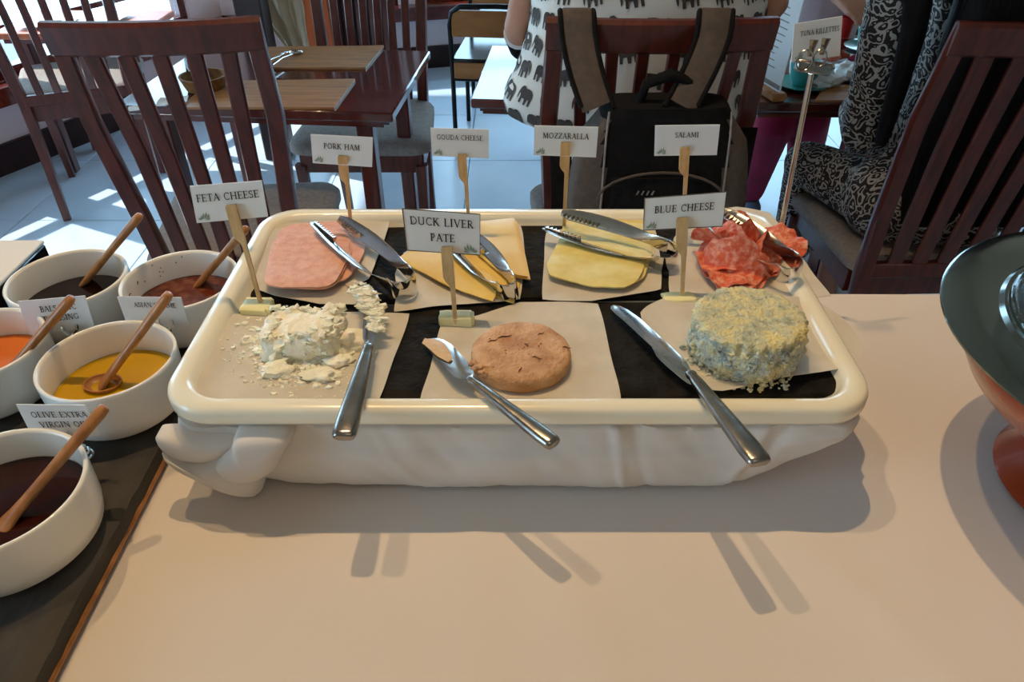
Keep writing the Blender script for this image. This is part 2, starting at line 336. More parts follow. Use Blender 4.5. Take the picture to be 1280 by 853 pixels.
def write(mb, text, q, uc, vc, hv, off=.0006, track=.04):
    hv = hv*.84
    """q = TL,TR,BR,BL corners; text centred at (uc,vc) with cap height hv (fraction of the card height)"""
    W_ = (q[1]-q[0]).length; H_ = (q[3]-q[0]).length; h = hv*H_
    tot = sum(GL[c][0]+track for c in text)
    x = uc*W_-tot*h/2; y0 = vc*H_+h/2
    P = lambda gx, gy: quadpt(q, (x+gx*h)/W_, (y0-gy*h)/H_, off)
    for c in text:
        adv, strokes, serifs = GL[c]
        segs = [(a, b, w) for pts, w in strokes for a, b in zip(pts, pts[1:])]
        segs += [((sx-.13, abs(sy-.025)), (sx+.13, abs(sy-.025)), .05) for sx, sy in serifs]
        for a, b, w in segs:
            dx, dy = b[0]-a[0], b[1]-a[1]; L = math.hypot(dx, dy) or 1; nx, ny = -dy/L*w/2, dx/L*w/2; ex, ey = dx/L*w*.15, dy/L*w*.15
            mb.add([P(a[0]-ex+nx, a[1]-ey+ny), P(b[0]+ex+nx, b[1]+ey+ny), P(b[0]+ex-nx, b[1]+ey-ny), P(a[0]-ex-nx, a[1]-ey-ny)], [(0, 1, 2, 3)])
        x += (adv+track)*h
def leafmotif(mb, q, u0, v0, s, flip=1):
    H_ = (q[3]-q[0]).length; W_ = (q[1]-q[0]).length
    P = lambda a, b: quadpt(q, u0+flip*a*s*H_/W_, v0-b*s, .0006)
    for k in range(7):
        a = math.radians(15+22*k); L = .75+.25*math.sin(k*.9+.4)
        c, sn = math.cos(a), math.sin(a); w = .085
        mb.add([P(.5+c*.15, sn*.12), P(.5+c*L*.6-sn*w, sn*L*.6+c*w), P(.5+c*L*.7, sn*L), P(.5+c*L*.6+sn*w, sn*L*.6-c*w)], [(0, 1, 2, 3)])
def cardmesh(q, th=.0008):
    n = (q[1]-q[0]).cross(q[3]-q[0]).normalized()
    if n.y < 0: n = -n
    return MB().loft([[p.copy() for p in q], [p+n*th for p in q]])

# ================================================================ SETTING
ZT = .955     # cloth surface of the buffet table
fl = struct(MB().box((0, 2.4, -.03), (7.2, 7.6, .04)).build('floor', 'grout', smooth=False))
tm = MB().box((0, 0, 0), (.597, .597, .012), bev=.0015).build('tile', 'tile', fl, smooth=False)
tm.location = (-2.9, 0, -.005)
for i in range(11):
    for j in range(11):
        if i == j == 0: continue
        o = tm.copy(); COL.objects.link(o); o.parent = fl; o.location = (-2.9+.6*i, .6*j-.6+.6, -.005)
# walls: the left wall and the far wall meet at a wide angle
def wall(name, A, B, inner, wins, zt=3.6, base=.17):
    A = Vector(A+(0,)); B = Vector(B+(0,)); t = (B-A); L = t.length; t.normalize(); n = Vector((-t.y, t.x, 0))*inner
    R = Matrix((( t.x, n.x, 0), (t.y, n.y, 0), (0, 0, 1)))
    def seg(mb, a, b, z0, z1, th, off): mb.box(A+t*((a+b)/2)+n*off+Vector((0, 0, (z0+z1)/2)), (b-a, th, z1-z0), R)
    m = MB(); zs, zh = .37, 3.2
    if wins:
        seg(m, 0, L, 0, zs, .12, -.06); seg(m, 0, L, zh, zt, .12, -.06); x = 0
        for (a, b) in wins: seg(m, x, a, zs, zh, .12, -.06); x = b
        seg(m, x, L, zs, zh, .12, -.06)
    else: seg(m, 0, L, 0, zt, .12, -.06)
    w = struct(m.build(name, 'wall', smooth=False))
    return w, seg, L
WALLS = {}
wl, segl, Ll = wall('wall_left', (-4.2, -.5), (-1.64, 4.45), -1, [(3.3, 3.95), (4.05, 5.35)])
wf, segf, Lf = wall('wall_far', (-1.64, 4.45), (3.4, 5.75), -1, [(.25, 1.0), (1.1, 2.6), (2.7, 4.6)])
def dress(side, seg, L, wins, idx):
    m = MB(); seg(m, 0, L, 0, .13, .02, .01); struct(m.build('baseboard_'+side, 'darkwood', smooth=False))
    m = MB(); seg(m, 0, L, .30, .375, .09, .045); struct(m.build('trim_%d' % idx, 'mahogred', smooth=False))
    for k, (a, b) in enumerate(wins):
        m = MB(); s = .045
        seg(m, a, a+s, .37, 3.2, .06, -.05); seg(m, b-s, b, .37, 3.2, .06, -.05); seg(m, a, b, .37, .42, .06, -.05); seg(m, a, b, 3.15, 3.2, .06, -.05)
        seg(m, a, b, .56, .585, .05, -.05); seg(m, a, b, 1.5, 1.54, .05, -.05)
        fr = struct(m.build('window_%d' % (idx*4+k), 'mahogred', smooth=False))
        g = MB(); seg(g, a+s, b-s, .42, 3.15, .004, -.05); g.build('pane', 'pane', fr, smooth=False)
dress('left', segl, Ll, [(3.3, 3.95), (4.05, 5.35)], 1)
dress('far', segf, Lf, [(.25, 1.0), (1.1, 2.6), (2.7, 4.6)], 2)
struct(MB().box((3.5, 1.9, 1.8), (.12, 8.2, 3.6)).build('wall_right', 'warmwall', smooth=False))
struct(MB().box((-.4, 1.9, 3.62), (8.4, 8.4, .1)).build('ceiling', 'ceil', smooth=False))
mb_ = MB(); mb_.box((-.4, -2.2, 1.8), (8, .12, 3.6))
struct(mb_.build('wall_back', 'warmwall', smooth=False))

# orange post, dark screen and curtain by the far windows
def atbox(name, px0, px1, Y, z0, z1, d, mat, label, cat):
    a = aty(px0, 30, Y); b = aty(px1, 30, Y)
    return tag(MB().box(((a.x+b.x)/2, Y+d/2, (z0+z1)/2), (abs(b.x-a.x), d, z1-z0), bev=.006).build(name, mat), label, cat)
atbox('wooden_post', 379, 413, 3.75, 0, 2.9, .14, 'orangewood', 'orange-brown square wooden post rising behind the placemat table', 'post')
sc = thing('wooden_screen', 'dark wooden panelled screen behind the slatted chair at the far side of the table', 'screen', (0, 0, 0))
a = aty(411, 30, 3.9).x; b = aty(492, 30, 3.9).x
MB().box(((a+b)/2, 3.95, .9), (b-a, .02, 1.8)).build('panel', 'darkwood', sc, smooth=False)
for i in range(5):
    MB().box((a+(b-a)*(i+.5)/5, 3.925, .9), ((b-a)/5-.012, .025, 1.76), bev=.004).build('board', 'mahog', sc)
atbox('dark_post', 296, 330, 3.3, 0, 2.9, .12, 'darkwood', 'dark brown post left of the gathered cream curtain', 'post')
m = MB(); rings = []
for i in range(44):
    z = .44+i*.06; tt = min(1, (z-.44)/.22); wd = .045+.065*tt; cx = aty(372, 50, 3.5).x-.06*tt
    rings.append([Vector((cx+wd*math.cos(k*2*PI/56), 3.5+.04*math.sin(k*2*PI/56)*(1+.5*math.sin(k*2*PI/56*9+z*3))+.010*math.sin(z*70-abs(math.cos(k*2*PI/56))*4), z)) for k in range(56)])
cu = m.loft(rings).build('curtain', 'curtain'); tag(cu, 'gathered cream curtain hanging beside the orange-brown post', 'curtain')

# ================================================================ BUFFET TABLE
bt = thing('buffet_table', 'long buffet table hidden under the white tablecloth', 'table', (0, .2, 0))
MB().box((.1, .08, ZT-.03), (2.7, .80, .035)).build('table_top', 'mahog', bt, smooth=False)
for sx in (-1.2, 1.4):
    for sy in (-.28, .44): MB().box((sx, sy, (ZT-.05)/2), (.06, .06, ZT-.05), bev=.004).build('leg', 'mahog', bt)
X0, X1, Y0, Y1 = -1.27, 1.47, -.16, .709
def clothz(x, y):
    z = ZT-.0006
    z += .0011*noise.noise(Vector((x*3.2, y*3.2, 3)))
    z += .0034*math.exp(-((x-.62*(.34-y)-.235)/.010)**2)*(1 if y < .34 else max(0, 1-(y-.34)/.1))*.9
    z += .0020*math.exp(-((x-.40*(.36-y)-.02)/.012)**2)*(1 if y < .34 else 0)
    z += .0014*math.exp(-((x+.03)/.006)**2)
    return z-.0016 if y > .38 and abs(x) < .35 else z-.0016
m = MB(); NX, NY = 170, 64; vs = []; fs = []
for j in range(NY+1):
    for i in range(NX+1):
        x = X0+(X1-X0)*i/NX; y = Y0+(Y1-Y0)*j/NY; vs.append((x, y, clothz(x, y)))
for j in range(NY):
    for i in range(NX): a = j*(NX+1)+i; fs.append((a, a+1, a+NX+2, a+NX+1))
m.add(vs, fs)
per = [(X0+(X1-X0)*i/NX, Y0) for i in range(NX)]+[(X1, Y0+(Y1-Y0)*i/NY) for i in range(NY)]+[(X1-(X1-X0)*i/NX, Y1) for i in range(NX)]+[(X0, Y1-(Y1-Y0)*i/NY) for i in range(NY)]
rings = []
for k in range(9):
    z = clothz(0, 0)-[0, .002, .006, .06, .16, .3, .45, .6, .72][k]; o_ = [0, .003, .004, .006, .01, .014, .018, .02, .022][k]; R = []
    for idx, (x, y) in enumerate(per):
        wv = math.sin(idx*.33)*.012*min(1, max(0, (k-2)/5)); cx, cy = (X0+X1)/2, (Y0+Y1)/2
        dx = (1 if x > X1-1e-6 else -1 if x < X0+1e-6 else 0); dy = (1 if y > Y1-1e-6 else -1 if y < Y0+1e-6 else 0)
        R.append(Vector((x+dx*(o_+wv), y+dy*(o_+wv), z if k else clothz(x, y))))
    rings.append(R)
m.loft(rings, False, False)
tag(m.build('tablecloth', 'cloth', angle=80), 'white tablecloth covering the buffet table, with faint ironing creases', 'tablecloth')

# ---------------------------------------------------------------- tray on its cloth-wrapped riser
TX0, TX1, TY0, TY1 = -.2645, .2735, .399, .722
tcx, tcy, tw, td = (TX0+TX1)/2, (TY0+TY1)/2, TX1-TX0, TY1-TY0
def R_(ins, z, r): return rrect(tcx, tcy, tw-2*ins, td-2*ins, r, z, 10)
tray = MB().loft([R_(.028, 1.030, .03), R_(.010, 1.036, .034), R_(.002, 1.040, .038), R_(0, 1.044, .040), R_(0, 1.0505, .040), R_(.0012, 1.0540, .039), R_(.0035, 1.0558, .037), R_(.012, 1.0560, .034), R_(.0150, 1.0545, .032), R_(.0175, 1.050, .03), R_(.021, 1.042, .027), R_(.027, 1.0385, .022), R_(.034, 1.038, .02)]).build('serving_tray', 'porcelain', angle=70)
tag(tray, 'large rectangular cream porcelain serving tray raised on white cloth', 'tray')
m = MB(); rings = []; NS = 150
for i in range(NS+1):
    u = -1+2*i/NS; x = tcx+u*(tw/2-.004)
    e = abs(u)
    rise = max(0, (e-.66)/.34); zb = ZT+.0005+.062*rise**1.7
    if u > 0: rise = max(0, (e-.60)/.40); zb = ZT+.0005+.070*rise**1.35
    ins = .012+.014*max(0, (e-.93)/.07)**2
    yf, yb = TY0+ins, TY1-ins; R = []
    zt_ = 1.029+.002*math.sin(u*9)
    for k in range(17):      # front face, top to bottom
        s = k/16; z = zt_+(zb-zt_)*s
        bul = .010*math.sin(PI*min(1, s*1.1))*(.6+.4*math.cos(u*3))
        n_ = .0035*noise.noise(Vector((u*5, s*1.6, 1)))+.0018*noise.noise(Vector((u*16-s*3, s*2.2, 4)))
        cr = .0022*math.exp(-((u-.28-s*.05)/.012)**2)-.002*math.exp(-((u-.33-s*.07)/.02)**2)+.0025*math.exp(-((u-.72+.10*s)/.018)**2)-.002*math.exp(-((u-.79+.16*s)/.02)**2)+.0016*math.exp(-((u+.42-.16*s)/.014)**2)
        lip = .0025*(1 if s > .30 else 0)*(1-.5*abs(u))
        R.append(Vector((x, yf-bul-n_-cr-lip+.014*(max(0, s-.82)/.18)**2, z)))
    for k in range(1, 8): R.append(Vector((x, yf+.01+(yb-yf-.02)*k/8, zb)))
    for k in range(7): s = 1-k/6; R.append(Vector((x, yb+.006*math.sin(PI*s), zt_+(zb-zt_)*s)))
    for k in range(1, 8): R.append(Vector((x, yb-(yb-yf)*k/8, zt_)))
    rings.append(R)
ris = thing('cloth_wrapped_riser', 'low riser wrapped in folded white cloth under the porcelain tray', 'riser', (tcx, tcy, ZT))
o = m.loft(rings).build('cloth_wrap', 'cloth2', ris, angle=75); o.location = (-tcx, -tcy, -ZT)
# bunched folds at the left front corner
def pillow(pts, Y, bulge, seed):
    poly = smooth_poly([aty(x, y, Y) for x, y in pts], 6, .9); c = sum(poly, Vector())/len(poly); rr = []
    for i in range(1, 15):
        t = i/14; rr.append([c.lerp(p, t)+Vector((0, -bulge*math.sqrt(max(0, 1-t**2.6))*(1+.45*noise.noise(Vector((c.lerp(p, t).x*16, c.lerp(p, t).z*34, seed)))), 0)) for p in poly])
    rr.append([p+Vector((0, .012, 0)) for p in poly])
    o = MB().loft(rr).build('cloth_fold', 'cloth2', ris, angle=80); o.location = (-tcx, -tcy, -ZT)
pillow([(196, 545), (240, 544), (300, 548), (290, 566), (262, 574), (225, 572), (203, 562)], .408, .010, 1)
pillow([(203, 566), (240, 577), (285, 568), (318, 580), (330, 600), (322, 617), (290, 608), (245, 592), (215, 580)], .404, .012, 2)
pillow([(299, 542), (362, 544), (354, 566), (346, 583), (322, 597), (296, 600), (278, 594), (270, 582), (277, 572), (290, 560)], .398, .013, 3)

# ---------------------------------------------------------------- slates in the tray
ZS = 1.0385
def slate(pts, label, z=ZS, th=.0075, seed=1):
    poly = pxpoly(pts, z, 14, .12)
    o = sheet(poly, 0, th, 14, .0006, 40, 0, seed, .0014).build('slate_board', 'slate', angle=35)
    return tag(o, label, 'slate', 'black slates lining the tray')
slate([(362, 300), (380, 292), (640, 288), (900, 288), (960, 292), (985, 330), (1000, 372), (700, 378), (480, 381), (312, 382), (340, 335)], 'black slate along the back of the tray under ham, gouda and mozzarella', seed=2)
slate([(308, 389), (500, 387), (760, 385), (1000, 383), (1030, 410), (1062, 455), (1076, 476), (1064, 490), (1030, 499), (780, 503), (480, 505), (238, 504), (262, 460)], 'black slate along the front of the tray under feta, pate and blue cheese', seed=5)
ZP = ZS+.0085
def paper(pts, label, seed, lift=.002, z=ZP, tens=.2, wave=.0012):
    poly = pxpoly(pts, z, 6, tens)
    return tag(sheet(poly, 0, .0005, 12, wave, 18, lift, seed).build('parchment_sheet', 'paper', angle=60), label, 'parchment', 'parchment sheets under the food')
paper([(338, 300), (352, 282), (420, 279), (487, 280), (478, 310), (462, 352), (440, 366), (470, 384), (400, 384), (345, 372), (318, 362), (325, 335)], 'parchment sheet with curled front edge under the pink ham slices', 3, .003)
paper([(494, 345), (505, 318), (560, 290), (650, 283), (656, 318), (650, 376), (600, 381), (540, 386), (493, 392), (497, 368)], 'parchment sheet under the orange-yellow gouda slices', 8)
paper([(683, 292), (760, 283), (818, 287), (826, 330), (826, 364), (790, 371), (740, 379), (678, 377), (680, 330)], 'grease-spotted parchment sheet under the mozzarella slices', 11)
paper([(842, 300), (868, 268), (920, 262), (962, 268), (985, 300), (1012, 340), (1038, 372), (960, 380), (838, 374), (836, 340)], 'parchment sheet under the red salami slices', 14)
paper([(226, 497), (350, 505), (470, 509), (492, 450), (512, 394), (420, 391), (292, 395), (258, 445)], 'parchment sheet under the crumbled feta', 17, .001)
paper([(525, 507), (650, 508), (776, 507), (764, 450), (747, 381), (650, 379), (598, 396), (551, 409), (538, 460)], 'square parchment sheet under the round pate', 20, .001)
paper([(800, 396), (832, 376), (868, 369), (940, 376), (1016, 380), (1060, 412), (1078, 440), (1062, 464), (980, 478), (902, 494), (858, 484), (820, 450)], 'round translucent parchment under the blue cheese wheel', 23, .004, tens=.6)

# ---------------------------------------------------------------- food
def slices(kind, cat, mat, polys, z0, dz, labels, group, th=.0018, seed=0, tens=.4, wave=.0012, label_group=True):
    for i, pts in enumerate(polys):
        poly = pxpoly(pts, z0+i*dz, 7, tens)
        o = sheet(poly, 0, th, 8, wave, 26, -.0006, seed+i, .0006).build(kind, mat, angle=50)
        tag(o, labels[i], cat, group)
ZF = ZP+.0022
def shift(p, dx, dy): return [(x+dx, y+dy) for x, y in p]
hp = [(330, 352), (341, 304), (360, 294), (430, 290), (436, 300), (436, 322), (420, 352), (404, 360), (350, 360)]
slices('ham_slice', 'ham', 'ham', [shift(hp, 9, -8), shift(hp, 7, -13), shift(hp, 20, -8), shift(hp, 4, -5), shift(hp, 2, 1), hp], ZF, .0019,
  ['pink ham slice at the bottom of the stack, its back edge showing', 'pink ham slice sticking out furthest back in the stack', 'pink ham slice sticking out to the right of the stack', 'pink ham slice third from the top of the stack', 'pink ham slice second from the top of the stack', 'topmost pink ham slice, lying nearest the front of the stack'], 'stacked ham slices', seed=1, th=.0017)
gp1 = [(498, 324), (505, 317), (548, 312), (585, 326), (624, 352), (616, 378), (560, 358)]
gp2 = [(600, 277), (643, 273), (650, 300), (660, 346), (630, 340), (600, 314)]
slices('gouda_slice', 'cheese', 'gouda', [shift(gp1, 26, 2), shift(gp1, 12, -7), gp1, shift(gp2, 3, 4), shift(gp2, -5, 1), gp2], ZF, .0016,
  ['bottom gouda slice peeking out under the tongs', 'gouda slice second in the left fan, behind the top one', 'topmost gouda slice of the left fan, pointing at the parchment edge', 'lowest gouda slice of the right pile, edge showing at the right', 'middle gouda slice of the right pile', 'topmost gouda slice of the right pile beside the black slate'], 'gouda slices', seed=9, tens=.1, th=.0015)
mp1 = [(703, 294), (684, 330), (688, 345), (715, 352), (740, 358), (780, 360), (798, 350), (806, 330), (800, 316), (725, 300)]
mp2 = [(708, 277), (760, 275), (806, 276), (816, 290), (817, 318), (790, 330), (740, 312), (706, 300)]
slices('mozzarella_slice', 'cheese', 'mozz', [mp2, shift(mp2, -3, 4), shift(mp1, 6, -3), mp1], ZF, .0019,
  ['bottom mozzarella slice at the back, under the tongs', 'mozzarella slice second from the back, under the tongs', 'mozzarella slice just beneath the top one', 'topmost pale yellow mozzarella slice with torn front edge'], 'mozzarella slices', seed=15, th=.0018, wave=.002)
# salami ruffles
sg = 'ruffled salami slices'
def ruffle(cx, cy, r, z, a0, cup, rz, sd, label):
    c = at(cx, cy, z); m = MB(); n, k = 64, 12; top, bot = [], []
    for i in range(1, k+1):
        t = i/k; A, B = [], []
        for j in range(n):
            th = j*2*PI/n; rr = r*t*(1+.06*noise.noise(Vector((math.cos(th)*2, math.sin(th)*2, sd)))+.03*noise.noise(Vector((math.cos(th)*9, math.sin(th)*9, sd))))
            x, y = rr*math.cos(th), rr*math.sin(th)
            # fold about a line: one half stands up
            ca, sa = math.cos(a0), math.sin(a0); s_ = x*ca+y*sa; w_ = -x*sa+y*ca
            zz = 0
            if w_ > -r*.1:
                ex = w_+r*.1; ang = cup; zz = ex*math.sin(ang); w_ = -r*.1+ex*math.cos(ang)
            zz += .0030*t*t*math.sin(th*5+sd)+.0011*t**3*math.sin(th*13+sd*2)+.0012*noise.noise(Vector((x*220, y*220, sd+4)))+.002*noise.noise(Vector((x*90, y*90, sd)))
            bend = (s_/r)**2*r*.28; w_ += bend*(1 if rz > 0 else -.2)
            x, y = s_*ca-w_*sa, s_*sa+w_*ca
            A.append(c+Vector((x, y, zz+.001))); B.append(c+Vector((x, y, zz)))
        top.append(A); bot.append(B)
    m.loft(top+bot[::-1])
    tag(m.build('salami_slice', 'salami', angle=60), label, 'salami', sg)
ruffle(925, 333, .036, ZF+.0015, -.35, .5, 1, 1, 'large red salami slice lying flat at the front of the ruffle')
ruffle(918, 345, .030, ZF+.004, -.30, 1.15, 1, 2, 'red salami slice folded up along the front edge')
ruffle(915, 338, .030, ZF+.008, -.45, 1.3, 1, 3, 'red salami slice standing behind the front fold')
ruffle(905, 322, .030, ZF+.009, -.9, 1.2, 1, 4, 'red salami slice curled at the left of the ruffle')
ruffle(895, 312, .026, ZF+.011, 2.2, 1.0, 1, 5, 'red salami slice standing at the far left of the ruffle')
ruffle(925, 315, .026, ZF+.013, .3, 1.3, 1, 6, 'red salami slice curled in the middle of the ruffle')
ruffle(938, 318, .024, ZF+.012, -2.0, 1.1, 1, 7, 'red salami slice under the steel tongs')
ruffle(915, 300, .028, ZF+.006, .1, .8, 1, 8, 'red salami slice folded at the back of the ruffle')
ruffle(968, 310, .028, ZF+.006, -.6, .35, 1, 9, 'red salami slice spreading towards the right edge of the tray')
# pate
m = MB(); c = at(651, 452, ZP+.001); rings = []
for (fr, z) in [(.90, 0), (.985, .002), (.99, .006), (.975, .010), (.93, .0122), (.8, .0128), (.6, .0132), (.4, .0130), (.2, .0131), (.05, .0131)]:
    R = []
    for j in range(72):
        th = j*2*PI/72; q = Vector((math.cos(th), math.sin(th), 0)); rr = .0410*fr*(1+.02*noise.noise(q*1.5+Vector((3, 0, 0)))+.02*noise.noise(Vector((q.x*6, q.y*6, z*300)))*(fr > .9))
        p = c+q*rr; R.append(Vector((p.x, p.y, p.z+z+(.0007*noise.noise(Vector((p.x*70, p.y*70, 2)))+.0006*noise.noise(Vector((p.x*260, p.y*260, 7))))*(z > .009))))
    rings.append(R)
pt = thing('duck_liver_pate', 'round light brown disc of duck liver pate on parchment', 'pate', c)
o = m.loft(rings).build('pate_disc', 'pate', pt, angle=70); o.location = -c
M['crack'] = pm('pate_crevice', '#5a3422', '#7a4a32', 80, .8)
m = MB()
for (x0, y0, x1, y1) in [(610, 428, 622, 424), (622, 423, 640, 419), (665, 446, 678, 449), (648, 466, 652, 459), (703, 434, 714, 435), (672, 419, 680, 416), (655, 430, 661, 433)]:
    a, b = at(x0, y0, c.z+.0135), at(x1, y1, c.z+.0135); m.tube([a, a.lerp(b, .3)+Vector((0, .001, 0)), a.lerp(b, .7)+Vector((0, -.0006, 0)), b], [.0002, .0006, .0005, .0002], 5)
for k in range(12):
    th = random.random()*6.28; r_ = random.random()*.034; m.sphere(c+Vector((math.cos(th)*r_, math.sin(th)*r_, .0132)), .0006, 6, 4)
o = m.build('crevice', 'crack', pt); o.location = -c
for k, (x, y, s) in enumerate([(598, 461, 4.2), (604, 467, 3.2), (611, 461, 3.6), (592, 455, 3.4)]):
    o = MB().sphere(at(x, y, c.z+.011), s/1000, 12, 8, (1.2, .9, .8), .7, k).build('scooped_crumb', 'pate', pt); o.location = -c
# blue cheese wheel
m = MB(); cb = at(928, 440, ZP+.001); cb.z = ZP+.001; rb = .0435; hb = .037; rings = []; NB = 200
prof = [(.80, 0), (.93, .0005), (.985, .004)]+[(1.0, .004+i*.0027) for i in range(1, 11)]+[(.995, .0325), (.985, .0345), (.955, .0362), (.9, .037)]+[(.9-.1*i, .0372) for i in range(1, 9)]+[(.03, .0372)]
for (fr, z) in prof:
    R = []
    for j in range(NB):
        th = j*2*PI/NB; q = Vector((math.cos(th), math.sin(th), 0)); p = Vector((q.x*rb*fr, q.y*rb*fr, z))
        dn = noise.noise(p*70)*.0016+noise.noise(p*190)*.0030+noise.noise(p*420)*.0016
        if fr > .95: p += q*dn*1.25
        else: p.z += (noise.noise(p*40)*.0008+noise.noise(p*220)*.0006+noise.noise(p*500)*.0003)*(z > .01)
        R.append(cb+p)
    rings.append(R)
o = tag(m.loft(rings).build('blue_cheese', 'blue', angle=80), 'mottled blue-green cheese wheel with a crumbly side', 'cheese'); o.data.materials.append(M['blueside'])
for p in o.data.polygons:
    if p.center.z < cb.z+.0335: p.material_index = 1
m = MB()
for k in range(330):
    th = PI*(.95+.8*random.random()); rr = rb*(.985+(.03 if k < 290 else .18)*random.random()); z = cb.z+(.001+.031*random.random() if k < 290 else .001)
    m.sphere((cb.x+math.cos(th)*rr, cb.y+math.sin(th)*rr, z), .0008+.0020*random.random(), 6, 5, (1, .9, .8), 1.1, k)
tag(m.build('cheese_crumbs', 'blueside', angle=25), 'blue cheese crumbs clinging round the wheel', 'crumbs', kind='stuff')
# feta: block lumps + crumbs
ft = at(383, 430, ZP); m = MB(); rings = []
for (fr, z) in [(.9, 0), (1.0, .002), (1.02, .008), (.98, .014), (.9, .019), (.8, .0225), (.6, .0240), (.4, .0246), (.2, .0248), (.04, .0248)]:
    R = []
    for j in range(80):
        th = j*2*PI/80; q = Vector((math.cos(th), math.sin(th), 0)); sq = 1/max(abs(q.x), abs(q.y))**.75
        p = Vector((q.x*.031*fr*sq, q.y*.0255*fr*sq, z)); d = noise.noise(p*60+Vector((5, 1, 0)))*.0045+noise.noise(p*190)*.0022+noise.noise(p*420)*.001
        R.append(ft+p+(q*d if fr > .7 else Vector())+Vector((0, 0, (noise.noise(p*55)*.006+noise.noise(p*200)*.0016) if z > .015 else 0)))
    rings.append(R)
m2 = MB()
for k in range(170):
    th = random.random()*6.283; u = .55+.45*random.random()**.6; q = Vector((math.cos(th), math.sin(th), 0)); sq = 1/max(abs(q.x), abs(q.y))**.75
    rr = u*1.02; zz = .0235 if u < .8 else .0235*(1-(u-.8)/.2*random.random()*1.2)
    p = ft+Vector((q.x*.031*rr*sq, q.y*.0255*rr*sq, max(.001, zz)))
    p.z += noise.noise((p-ft)*55)*.005*(u < .9)
    m2.sphere(p, .0010+.0030*random.random()**1.6, 6, 4, (1.3, 1, .7), 1.2, k)
fb = thing('feta_cheese', 'crumbling white lump of feta in the middle of its parchment', 'cheese', ft)
o = m.loft(rings).build('feta_block', 'feta', fb, angle=80); o.location = -ft
o = m2.build('crumbly_crust', 'feta', fb, angle=25); o.location = -ft; o['kind'] = 'stuff'
for k, (x, y, s, sc_) in enumerate([(437, 428, .013, (1.2, .9, .7)), (351, 447, .012, (1, .8, .55)), (360, 405, .012, (1.2, .8, .6)), (425, 452, .008, (1.2, .9, .5)), (345, 462, .010, (1.2, .8, .4)), (400, 470, .010, (1.6, .7, .35))]):
    p = at(x, y, ZP+s*.3); mm = MB().sphere(p, s, 18, 12, sc_, .8, k*3+1); o = mm.build('feta_chunk', 'feta', fb, angle=80); o.location = -ft
m = MB()
for k in range(760):
    if k < 640:
        x = random.gauss(375, 38); y = random.gauss(450, 22)
        if x > 500: continue
    else: x = random.gauss(325, 25); y = random.gauss(420, 14)
    if y < 396 or y > 503 or x < 262: continue
    m.sphere(at(x, y, ZP+.0010), .0006+.0026*random.random()**3, 6, 4, (1.2, .9, .8), 1.2, k)
tag(m.build('feta_crumbs', 'feta', angle=25), 'scattered white feta crumbs around the lump', 'crumbs', kind='stuff')
# butter blocks holding three of the signs
def butter(px, py, w, d, h, rz, label, z=ZP):
    c = at(px, py, z); n = 44; rings = []
    for (ins, zz) in [(.001, 0), (0, .001), (0, h-.0015), (.001, h-.0003), (.004, h)]:
        R = []
        for p in rrect(0, 0, w-2*ins, d-2*ins, .003, zz, 10):
            k = .0009*math.sin(p.x*1500+p.y*700); L = math.hypot(p.x, p.y) or 1
            p = Vector((p.x+p.x/L*k, p.y+p.y/L*k, p.z)); p.rotate(Matrix.Rotation(rz, 3, 'Z')); R.append(c+p)
        rings.append(R)
    return tag(MB().loft(rings).build('butter_block', 'butter'), label, 'butter', 'butter blocks holding signs')
butter(323, 388, .026, .020, .008, -.05, 'wavy-edged butter block holding the feta sign')
butter(571, 404, .030, .013, .010, -.02, 'long butter block holding the pate sign')
butter(848, 374, .030, .014, .004, .05, 'flat butter slab holding the blue cheese sign')

# ---------------------------------------------------------------- signs on bamboo picks
def sign(name, lines, corners, stick, base, zb, Yt, label, hv=.17, vtop=.30, leaf=(.02, .95, 1), paddle=.0092):
    B = at(base[0], base[1], zb); Tq = aty(stick[0], stick[1], Yt)
    q = [aty(x, y, Yt+.0016) for x, y in corners]
    root = thing(name, label, 'sign', B, 0, 'name signs on bamboo picks')
    def fix(o): o.location = -B; return o
    card = fix(cardmesh(q).build('card', 'wpaper', root, smooth=False))
    m = MB()
    for i, tx in enumerate(lines): write(m, tx, q, .5, vtop+i*(hv*1.7), hv)
    m.build('lettering', 'ink', card)
    m = MB(); leafmotif(m, q, leaf[0], leaf[1], .30, leaf[2]); m.build('leaf_motif', 'leafink', card)
    if leaf[2] < 0 or 'BLUE' in lines[0]:
        m = MB(); m.tube(q+[q[0]], .0005, 4); m.build('card_border', 'edge', card)
    ax = (B-Tq); L = ax.length; ax.normalize(); sx = Vector((1, 0, 0)); sx = (sx-ax*sx.dot(ax)).normalized(); n = ax.cross(sx)
    prof = [(0, -.4*paddle, .5*paddle), (.002, -.5*paddle, .5*paddle), (.026, -.5*paddle, .5*paddle), (.030, -.32*paddle, .5*paddle), (.033, -.05*paddle, .5*paddle), (.036, .05*paddle, .48*paddle), (L-.004, .08*paddle, .42*paddle), (L, .2*paddle, .3*paddle)]
    m = MB(); th = .0013
    m.loft([[Tq+ax*s+sx*a+n*th, Tq+ax*s+sx*b+n*th, Tq+ax*s+sx*b-n*th, Tq+ax*s+sx*a-n*th] for s, a, b in prof])
    fix(m.build('bamboo_pick', 'bamboo', root, angle=25))
sign('feta_sign', ['FETA CHEESE'], [(237, 233), (327, 226), (335, 271), (246, 279)], (288, 256), (324, 384), ZP+.003, .560, 'white card reading FETA CHEESE on a bamboo pick at the left', hv=.235, vtop=.33)
sign('ham_sign', ['PORK HAM'], [(388, 168), (466, 172), (465, 209), (391, 204)], (428, 195), (436, 284), 1.047, .665, 'white card reading PORK HAM on a bamboo pick behind the ham', hv=.22, vtop=.36)
